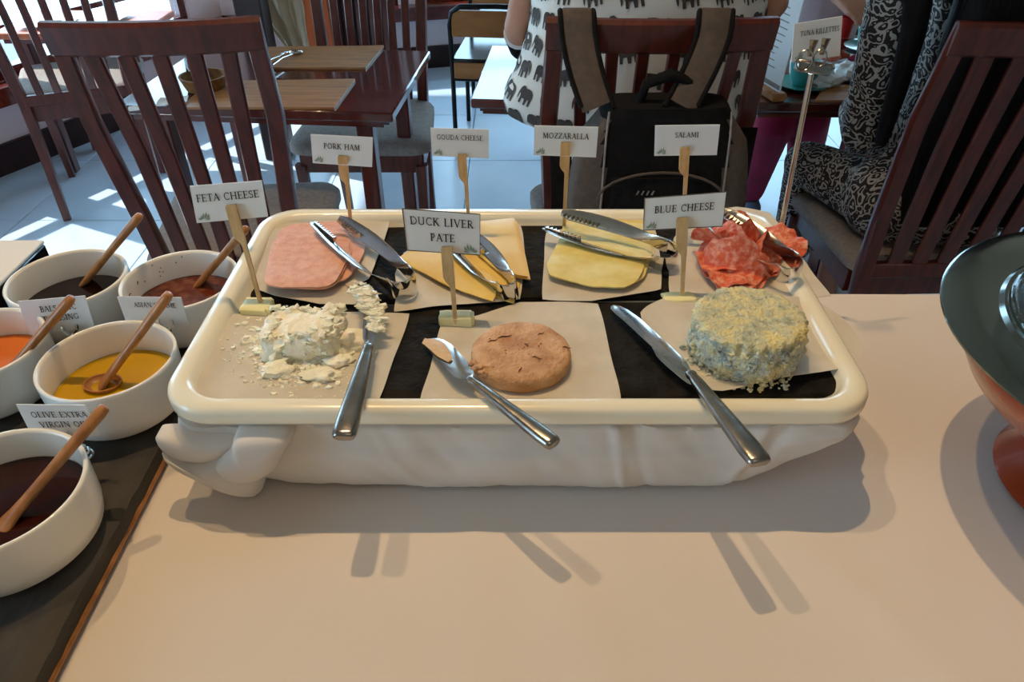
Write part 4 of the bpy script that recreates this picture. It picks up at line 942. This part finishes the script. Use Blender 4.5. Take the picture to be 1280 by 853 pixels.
def strap(px, base_dx):
    # over the top rail and down the front of the chair back to the bag
    P = [(x, y, Yy) for x, y, Yy in px]
    pts = [aty(x, y, Yy) for x, y, Yy in P]
    pts = [L_(p) for p in pts]
    # cubic interpolation along the strap
    out = []
    for i in range(len(pts)-1):
        p0, p1, p2, p3 = pts[max(i-1, 0)], pts[i], pts[i+1], pts[min(i+2, len(pts)-1)]
        for k in range(6):
            t = k/6; out.append(.5*((2*p1)+(p2-p0)*t+(2*p0-5*p1+4*p2-p3)*t*t+(3*p1-p0-3*p2+p3)*t**3))
    out.append(pts[-1])
    st = MB().sweep(out, (.030, .005), Vector((1, 0, 0))).build('shoulder_strap', 'taupe', bp, angle=30)
    for s in (-1, 1):
        MB().tube([p+Vector((s*.031, -.002, 0)) for p in out], .0055, 8).build('strap_edge', 'black', st)
strap([(720, 17, 1.56), (721, 15, 1.475), (724, 50, 1.450), (733, 92, 1.42), (747, 134, 1.39)], 1)
strap([(895, 17, 1.56), (895, 15, 1.475), (890, 48, 1.450), (873, 90, 1.42), (851, 132, 1.39)], 1)
for s, (xa, xb) in ((-1, (.13, .155)), (1, (.46, .435))):
    MB().sweep([L_(p) for p in ((xb-.01*s, 1.46, .86), (xa+s*.03, 1.50, .84), (xa+.02*s, 1.47, .70), (xa+s*.025, 1.44, .56), (xb, 1.42, .47))], (.024, .002), Vector((1, 0, 0))).build('side_strap', 'black', bp, angle=30)

# ================================================================ PEOPLE
def caps(mb, a, b, ra, rb, n=14):
    a, b = Vector(a), Vector(b); t = (b-a); L = t.length; t.normalize()
    ref = Vector((0, 0, 1)) if abs(t.z) < .9 else Vector((1, 0, 0)); u = t.cross(ref).normalized(); w = t.cross(u); R = []
    for k in range(1, 5): th = PI/2*(1-k/5); R.append((a-t*ra*math.sin(th), ra*math.cos(th)))
    R += [(a.lerp(b, s), ra+(rb-ra)*s) for s in (0, .33, .66, 1)]
    for k in range(1, 5): th = PI/2*k/5; R.append((b+t*rb*math.sin(th), rb*math.cos(th)))
    mb.loft([[p+u*r*math.cos(j*2*PI/n)+w*r*math.sin(j*2*PI/n) for j in range(n)] for p, r in R])
def fuse(mb, name, mat, parent, vox=.008, sm=4, org=Vector()):
    me = bpy.data.meshes.new('tmp'); me.from_pydata([tuple(Vector(v)-org) for v in mb.v], [], mb.f); me.update()
    import bmesh
    bm = bmesh.new(); bm.from_mesh(me); bmesh.ops.recalc_face_normals(bm, faces=bm.faces); bm.to_mesh(me); bm.free()
    o = bpy.data.objects.new('tmp', me); COL.objects.link(o)
    md = o.modifiers.new('r', 'REMESH'); md.mode = 'VOXEL'; md.voxel_size = vox; md.use_smooth_shade = True
    ms = o.modifiers.new('s', 'SMOOTH'); ms.factor = .6; ms.iterations = sm
    dg = bpy.context.evaluated_depsgraph_get(); dg.update()
    nm = bpy.data.meshes.new_from_object(o.evaluated_get(dg)); bpy.data.objects.remove(o)
    nm.name = name; nm.materials.clear(); nm.materials.append(M[mat])
    for p in nm.polygons: p.use_smooth = True
    r = bpy.data.objects.new(name, nm); COL.objects.link(r); r.parent = parent
    return r
def head(mb, c, f, r=.095):
    """c centre, f facing unit vector (horizontal)"""
    c = Vector(c); f = Vector(f).normalized(); s = Vector((-f.y, f.x, 0))
    mb.sphere(c, r, 20, 14, (.86, .92, 1.16))
    caps(mb, c+f*.035-Vector((0, 0, .05)), c+f*.05-Vector((0, 0, .085)), .055, .03)
    caps(mb, c+f*.088+Vector((0, 0, .01)), c+f*.108-Vector((0, 0, .022)), .008, .013)   # nose
    for k in (-1, 1):
        mb.sphere(c+s*k*.083-Vector((0, 0, .005)), .026, 10, 8, (.5, .7, 1.1))           # ears
        mb.sphere(c+f*.078+s*k*.032+Vector((0, 0, .018)), .014, 10, 8, (.8, .8, .7))      # eyes
        mb.sphere(c+f*.076+s*k*.034+Vector((0, 0, .040)), .014, 10, 8, (.9, .9, .35))
    mb.sphere(c+f*.088-Vector((0, 0, .050)), .018, 12, 8, (1.0, 1.0, .42))                # mouth
    caps(mb, c-Vector((0, 0, .06))-f*.02, c-Vector((0, 0, .19))-f*.03, .05, .058)
def hand(mb, w, d, side, n=None):
    """w wrist, d finger direction, side = thumb side vector, palm faces down"""
    w = Vector(w); d = Vector(d).normalized(); s = Vector(side); s = (s-d*s.dot(d)).normalized(); dn = d.cross(s); dn = dn if dn.z < 0 else -dn
    for k, off in enumerate((.030, .010, -.010, -.030)):
        caps(mb, w+d*.015+s*off*.5, w+d*.085+s*off, .016, .013)
        L = (.066, .075, .070, .055)[k]; a = w+d*.085+s*off; b = a+d*L*.5+dn*.006+s*off*.1; e = b+(d*.8+dn*.55).normalized()*L*.5
        caps(mb, a, b, .0095, .0085); caps(mb, b, e, .0085, .0068)
    a = w+d*.03+s*.028; b = a+(d*.6+s*.75).normalized()*.038; caps(mb, a, b, .013, .011); caps(mb, b, b+(d*.9+s*.2).normalized()*.028, .011, .0085)
# ---- person 1, elephant shirt, seen from behind
P1 = Vector((.30, 1.80, 0))
p1 = thing('person', 'person in a white shirt printed with elephants, seated with back to the camera', 'person', P1)
def shirtR(z):
    K = [(.50, .185, .15), (.735, .195, .15), (.785, .275, .15), (.82, .283, .15), (.92, .278, .148), (1.02, .265, .142), (1.15, .245, .13), (1.28, .225, .12), (1.38, .17, .10), (1.44, .085, .07), (1.47, .068, .062)]
    for a, b in zip(K, K[1:]):
        if z <= b[0]: s = (z-a[0])/(b[0]-a[0]); s = s*s*(3-2*s); return a[1]+(b[1]-a[1])*s, a[2]+(b[2]-a[2])*s
    return K[-1][1:]
def shirtP(th, z, off=0):
    rx, ry = shirtR(z); ca, sa = math.cos(th), math.sin(th); ex = .8
    fold_ = .006*math.sin(th*9+z*6)*max(0, 1.1-z)+.008*noise.noise(Vector((ca*2, sa*2, z*5)))
    lobe = 0
    if z < .95: lobe = .05*max(0, -ca)**3*math.exp(-((z-.78)/.10)**2)
    return Vector((.008+(rx+fold_+off+lobe)*math.copysign(abs(ca)**ex, ca), -.005+(ry+fold_+off)*math.copysign(abs(sa)**ex, sa)+.04*(z-.5)*0, z))
m = MB(); m.loft([[shirtP(k*2*PI/96, .50+i*.97/60) for k in range(96)] for i in range(61)])
sh = m.build('shirt', 'shirt', p1, angle=80)
EL = [(-.50, .10), (-.46, .28), (-.34, .40), (-.12, .44), (.10, .38), (.18, .46), (.36, .46), (.50, .30), (.53, .05), (.50, -.20), (.46, -.30), (.42, -.18), (.40, .05), (.32, .02), (.28, -.10), (.28, -.42), (.14, -.42), (.12, -.14), (-.06, -.12), (-.10, -.42), (-.24, -.42), (-.26, -.10), (-.36, -.08), (-.38, -.40), (-.50, -.40), (-.50, -.05)]
m = MB(); row = 0; z = .56
while z < 1.36:
    rx = shirtR(z)[0]; n = 20; 
    for k in range(n):
        a0 = (k+.5*(row % 2))*2*PI/n; sc_ = .044; fl_ = 1 if (row % 2 == 0) else -1; rot = random.uniform(-.25, .25); per_ = 1.35*(rx+.05)
        vs = []
        for (x, y) in EL:
            X = (x*math.cos(rot)-y*math.sin(rot))*sc_*fl_; Y = (x*math.sin(rot)+y*math.cos(rot))*sc_
            loc = math.hypot(rx*math.sin(a0), .15*math.cos(a0))+.02
            vs.append((a0+X/loc, z+Y))
        # triangulate as strips through subdivision: fan of small quads about the body line
        cxy = (sum(v[0] for v in vs)/len(vs), sum(v[1] for v in vs)/len(vs))
        base = len(m.v); pts = [shirtP(v[0], v[1], .0022) for v in vs]
        import mathutils
        tris = mathutils.geometry.tessellate_polygon([[Vector((v[0]*.25, v[1], 0)) for v in vs]])
        m.add(pts, [tuple(t) for t in tris])
    z += .056; row += 1
ep = m.build('elephant_print', 'print', sh, smooth=False); ep['kind'] = 'stuff'
m = MB()
head(m, (0, .03, 1.60), (0, 1, 0))
caps(m, (0, 0, .62), (0, 0, 1.34), .12, .13); caps(m, (-.16, 0, 1.36), (.16, 0, 1.36), .055, .055)
for s in (-1, 1):
    el = Vector((s*.285, -.02, 1.03)) if s > 0 else aty(648, 34, 1.86)-P1
    caps(m, (s*.20, 0, 1.34), el, .045, .034)
    wr = el+(Vector((-s*.03, .17, -.165)) if s > 0 else Vector((.03, .16, -.135)))
    caps(m, el, wr, .036, .024); hand(m, wr, (-s*.45, 1, -.12), (-s, 0, 0))
    caps(m, (s*.09, -.02, .58), (s*.11, .42, .57), .082, .055); caps(m, (s*.11, .42, .57), (s*.11, .44, .10), .052, .036)
    caps(m, (s*.11, .42, .05), (s*.11, .58, .035), .036, .028)
fuse(m, 'body', 'skin', p1, .0085, 3)
m = MB(); m.sphere((0, .012, 1.635), .108, 20, 14, (.9, .95, 1.05)); caps(m, (0, -.04, 1.62), (0, -.06, 1.50), .075, .05)
fuse(m, 'hair', 'hair', p1, .01, 3)
m = MB()
for s in (-1, 1): caps(m, (s*.09, -.02, .575), (s*.11, .40, .565), .094, .07); caps(m, (s*.11, .42, .565), (s*.11, .44, .15), .066, .05)
caps(m, (-.09, -.02, .57), (.09, -.02, .57), .1, .1)
fuse(m, 'trousers', 'black', p1, .012, 3)
el = aty(648, 34, 1.86)-P1; wr = el+Vector((.03, .16, -.135))
MB().tube([el.lerp(wr, s) for s in (.16, .22, .46, .52)], [.037, .040, .038, .034], 18).build('arm_band', 'black', p1)
MB().tube([el.lerp(wr, s) for s in (.13, .155)], .0405, 18).build('white_band', 'wpaper', p1)
# ---- person 2, woman in paisley with long hair, right chair
P2 = Vector((1.05, 1.72, 0))
p2 = thing('person', 'woman in black and white paisley dress with long black hair, seated at right', 'person', P2)
def rel(p): return p-P2
sho = rel(aty(1128, -30, 1.68)); elb = rel(aty(1078, 165, 1.76)); knee = rel(at(1008, 204, .565)); knee2 = knee+Vector((.20, .06, 0))
m = MB()
caps(m, (.0, -.02, .60), (.0, .0, .95), .135, .125); caps(m, (.0, .0, .95), (-.02, .02, 1.22), .125, .12)
caps(m, (-.16, 0, 1.24), (.14, 0, 1.24), .055, .055); caps(m, (-.10, -.02, .59), (.10, -.02, .59), .115, .115)
caps(m, sho, elb, .062, .050)
caps(m, elb, elb+Vector((.02, .10, .015)), .050, .046)
caps(m, (.17, 0, 1.24), (.20, .05, .95), .058, .046); caps(m, (.20, .05, .95), (.12, .26, .83), .044, .038)
caps(m, (-.08, -.04, .575), knee, .095, .062); caps(m, (.08, -.04, .565), knee2, .100, .072)
caps(m, knee, knee+Vector((.06, .09, -.30)), .058, .065); caps(m, knee2, knee2+Vector((0, .02, -.30)), .070, .075)
fuse(m, 'dress', 'paisley', p2, .009, 5)
m = MB(); head(m, (-.04, .06, 1.46), (-.5, 1, 0)); caps(m, (0, 0, 1.1), (-.01, .01, 1.26), .09, .06)
w1 = elb+Vector((.13, .20, .03)); caps(m, elb, w1, .034, .024); hand(m, w1, (.2, 1, .1), (1, 0, 0))
w2 = Vector((.08, .36, .80)); caps(m, (.12, .24, .84), w2, .030, .024); hand(m, w2, (-.2, 1, -.1), (-1, 0, 0))
for kk in (knee, knee2):
    d_ = Vector((.06, .07, 0)) if kk is knee else Vector()
    caps(m, d_+kk+Vector((0, .02, -.25)), d_+kk+Vector((0, .02, -.47)), .045, .034); caps(m, d_+kk+Vector((0, .01, -.51)), d_+kk+Vector((-.02, .16, -.53)), .034, .026)
caps(m, (0, 0, .7), (0, 0, 1.1), .08, .08)
for kk in (knee, knee2): caps(m, (0, 0, .62), kk, .05, .045); caps(m, kk, kk+Vector((.06*(kk is knee), .02+.07*(kk is knee), -.3)), .045, .045)
caps(m, (0, 0, .6), (0, 0, .75), .07, .07); caps(m, (0, 0, 1.2), elb.lerp(sho, .9), .04, .035); caps(m, elb.lerp(sho, .9), elb, .035, .035); caps(m, (0, 0, 1.2), (.19, .04, 1.15), .04, .035); caps(m, (.19, .04, 1.15), (.20, .05, .95), .035, .033); caps(m, (.2, .05, .95), (.12, .24, .84), .033, .03)
fuse(m, 'body', 'skin2', p2, .0085, 3)
m = MB(); m.sphere((-.02, .02, 1.50), .122, 20, 14, (1, 1, 1.05))
for k in range(9):
    x = -.13+.035*k; caps(m, (x*.6, -.06, 1.42), (x*1.0+.03, -.12, .98), .05, .055); caps(m, (x*1.0+.03, -.12, .98), (x*1.05+.05, -.115, .60), .052, .040)
lk = [rel(aty(1150, -20, 1.60)), rel(aty(1142, 40, 1.60)), rel(aty(1122, 110, 1.62)), rel(aty(1102, 175, 1.66))]
caps(m, (-.08, 0, 1.42), lk[0], .05, .03)
for i in range(3): caps(m, lk[i], lk[i+1], .030-.004*i, .026-.004*i)
fuse(m, 'hair', 'hair', p2, .009, 3)
# ---- person 3, opposite, mauve blouse and magenta trousers
f1 = at(938, 246, .05); P3 = Vector((1.18, 2.98, 0))
p3 = thing('person', 'person in mauve blouse and magenta trousers across the table of teal cups', 'person', P3)
r3 = lambda p: Vector(p)-P3
m = MB(); k1 = at(968, 150, .50); k2 = at(1012, 146, .50)
for kk, ft_ in ((k1, at(936, 236, .09)), (k2, at(1002, 222, .09))):
    caps(m, r3(kk), r3(ft_), .072, .064); caps(m, (-.05 if kk is k1 else .08, 0, .56), r3(kk), .085, .066)
caps(m, (-.08, .02, .55), (.08, .02, .55), .105, .105)
fuse(m, 'trousers', 'pink', p3, .01, 4)
m = MB(); caps(m, (0, .02, .62), (0, 0, 1.25), .14, .14); caps(m, (-.17, 0, 1.28), (.17, 0, 1.28), .06, .06)
for s in (-1, 1): caps(m, (s*.19, 0, 1.28), (s*.26, -.12, 1.02), .062, .054)
fuse(m, 'blouse', 'blouse', p3, .01, 5)
m = MB(); head(m, (0, -.04, 1.52), (0, -1, 0)); caps(m, (0, 0, .7), (0, 0, 1.3), .10, .10)
for s in (-1, 1):
    caps(m, (0, 0, 1.25), (s*.2, -.02, 1.25), .05, .045)
    e_ = Vector((s*.25, -.12, 1.0)); w_ = Vector((s*.10, -.36, .86)) if s < 0 else r3(aty(1100, -15, 2.72))
    caps(m, (s*.2, -.02, 1.25), e_, .045, .042); caps(m, e_, w_, .042, .027); hand(m, w_, (-s*.5, -1, -.3) if s < 0 else (-.3, -.4, .6), (s*-1, 0, .2))
for kk, ft_ in ((k1, at(936, 236, .09)), (k2, at(1002, 222, .09))):
    caps(m, (0, 0, .6), r3(kk), .05, .045); caps(m, r3(kk), r3(ft_), .045, .032)
fuse(m, 'body', 'skin', p3, .0085, 3)
m = MB(); m.sphere((0, .0, 1.56), .112, 18, 12, (.95, 1, 1)); caps(m, (0, .05, 1.55), (0, .07, 1.35), .08, .06); fuse(m, 'hair', 'hair', p3, .01, 3)
for ft_ in (at(934, 240, .04), at(1000, 226, .04)):
    m = MB(); c0 = r3(ft_); caps(m, c0+Vector((0, .03, .0)), c0+Vector((-.01, -.14, -.005)), .037, .032); fuse(m, 'shoe', 'shoe', p3, .008, 3)
chair(1.18, 3.02, math.radians(180), 'dark chair of the person in magenta trousers, across the table of teal cups', nsl=5)

# ---------------------------------------------------------------- things on the right table
def cup(px, py, label, z=.7505, saucer=True):
    c = at(px, py, z)
    if saucer:
        tag(MB().lathe([(.03, 0), (.045, .002), (.072, .010), (.0725, .0115), (.045, .0045), (.001, .004)], c, 40).build('saucer', 'teal', angle=60), 'teal saucer under the cup '+('beside the menu holder' if px < 1020 else 'near the woman'), 'saucer')
        c = c+Vector((0, 0, .0045))
    r = thing('coffee_cup', label, 'cup', c, 0, 'teal coffee cups')
    MB().lathe([(.022, 0), (.026, .002), (.038, .028), (.043, .062), (.0425, .064), (.0405, .062), (.036, .03), (.022, .006), (.001, .005)], n=40).build('cup_body', 'teal', r, angle=60)
    MB().lathe([(.038, .050), (.0393, .052), (.001, .052)], n=32).build('coffee', 'coffee', r)
    MB().tube([(-.04+.0*i, 0, 0) if False else (.041+.022*math.sin(PI*i/10), 0, .016+.036*i/10) for i in range(11)], .0042, 8).build('cup_handle', 'teal', r)
cup(1001, 108, 'teal coffee cup on its saucer beside the menu holder')
cup(1084, 62, 'teal coffee cup further back, beside the paisley sleeve')
mh = thing('menu_holder', 'white menu sheet upright in a pale wooden block on the table', 'menu holder', (.688, 1.995, .7505))
o = MB().box((.0, 0, .011), (.042, .13, .022), Matrix.Rotation(.25, 3, 'Z'), bev=.005).build('wooden_block', 'lightwood', mh)
A = Vector((-.014, .053, .02)); B_ = Vector((.014, -.053, .02)); up = Vector((.010, 0, .235)); q = [A+up, B_+up, B_, A]
menu = cardmesh(q, .002).build('menu_sheet', 'wpaper', mh, smooth=False)
m = MB(); q2 = [p+Vector((.0, -.0006, 0)) for p in q]
for v0 in [.14+.07*i for i in range(10)]:
    for (ua, ub) in ((.15, .15+.3*abs(math.sin(v0*40))+.25),): m.add([quadpt(q2, ua, v0, .0008), quadpt(q2, ub, v0, .0008), quadpt(q2, ub, v0+.012, .0008), quadpt(q2, ua, v0+.012, .0008)], [(0, 1, 2, 3)])
m.add([quadpt(q2, .04, .92, .0008), quadpt(q2, .96, .92, .0008), quadpt(q2, .96, .97, .0008), quadpt(q2, .04, .97, .0008)], [(0, 1, 2, 3)])
m.build('printed_bar', 'cushion', menu)
def plate(px, py, r_, label):
    c = at(px, py, .7505); r = thing('plate', label, 'plate', c)
    MB().lathe([(r_*.55, 0), (r_*.7, .002), (r_, .013), (r_*.99, .015), (r_*.7, .005), (.001, .004)], n=44).build('plate_body', 'plateblue', r, angle=60); return c
c = plate(1052, 82, .085, 'pale plate with food scraps between the teal cups')
for k, (dx, dy, s, mt, lb) in enumerate([(-.03, .02, .022, 'salami', 'orange-red fruit wedge on the pale plate'), (.0, .03, .02, 'lacquer', 'red food scrap at the back of the pale plate'), (.045, .0, .018, 'pink', 'magenta fruit piece at the right of the pale plate')]):
    tag(MB().sphere(c+Vector((dx, dy, .012+s*.5)), s, 14, 10, (1.5, 1, .6), .35, k).build('food_piece', mt), lb, 'food')
def crumple(px, py, s, sd, label):
    c = at(px, py, .752); m = MB(); n, k = 26, 16; rings = []
    for i in range(1, k):
        th = PI*i/k; rings.append([])
        for j in range(n):
            ph = j*2*PI/n; p = Vector((math.sin(th)*math.cos(ph), math.sin(th)*math.sin(ph), -math.cos(th)))
            d = 1+.45*noise.noise(p*2.2+Vector((sd, 0, 0)))+.18*abs(noise.noise(p*6+Vector((sd, 3, 0))))
            q_ = Vector((p.x*1.2, p.y, p.z*.6))*s*d; q_.z = max(q_.z+s*.5, 0); rings[-1].append(c+q_)
    tag(m.loft(rings).build('crumpled_napkin', 'wpaper', angle=35), label, 'napkin', 'crumpled napkins')
crumple(1028, 108, .036, 1, 'crumpled white napkin in front of the plate, left')
crumple(1062, 100, .040, 5, 'crumpled white napkin in front of the plate, right')
tag(MB().lathe([(.02, 0), (.024, .06), (.022, .062), (.019, .003), (.001, .003)], at(1054, 46, .7505), 24).build('red_tumbler', 'red'), 'small red tumbler left of the further teal cup', 'tumbler')
mat_([(1018, 128), (1072, 128), (1080, 108), (1030, 110)], 'small wooden mat at the front edge of the table with teal cups')
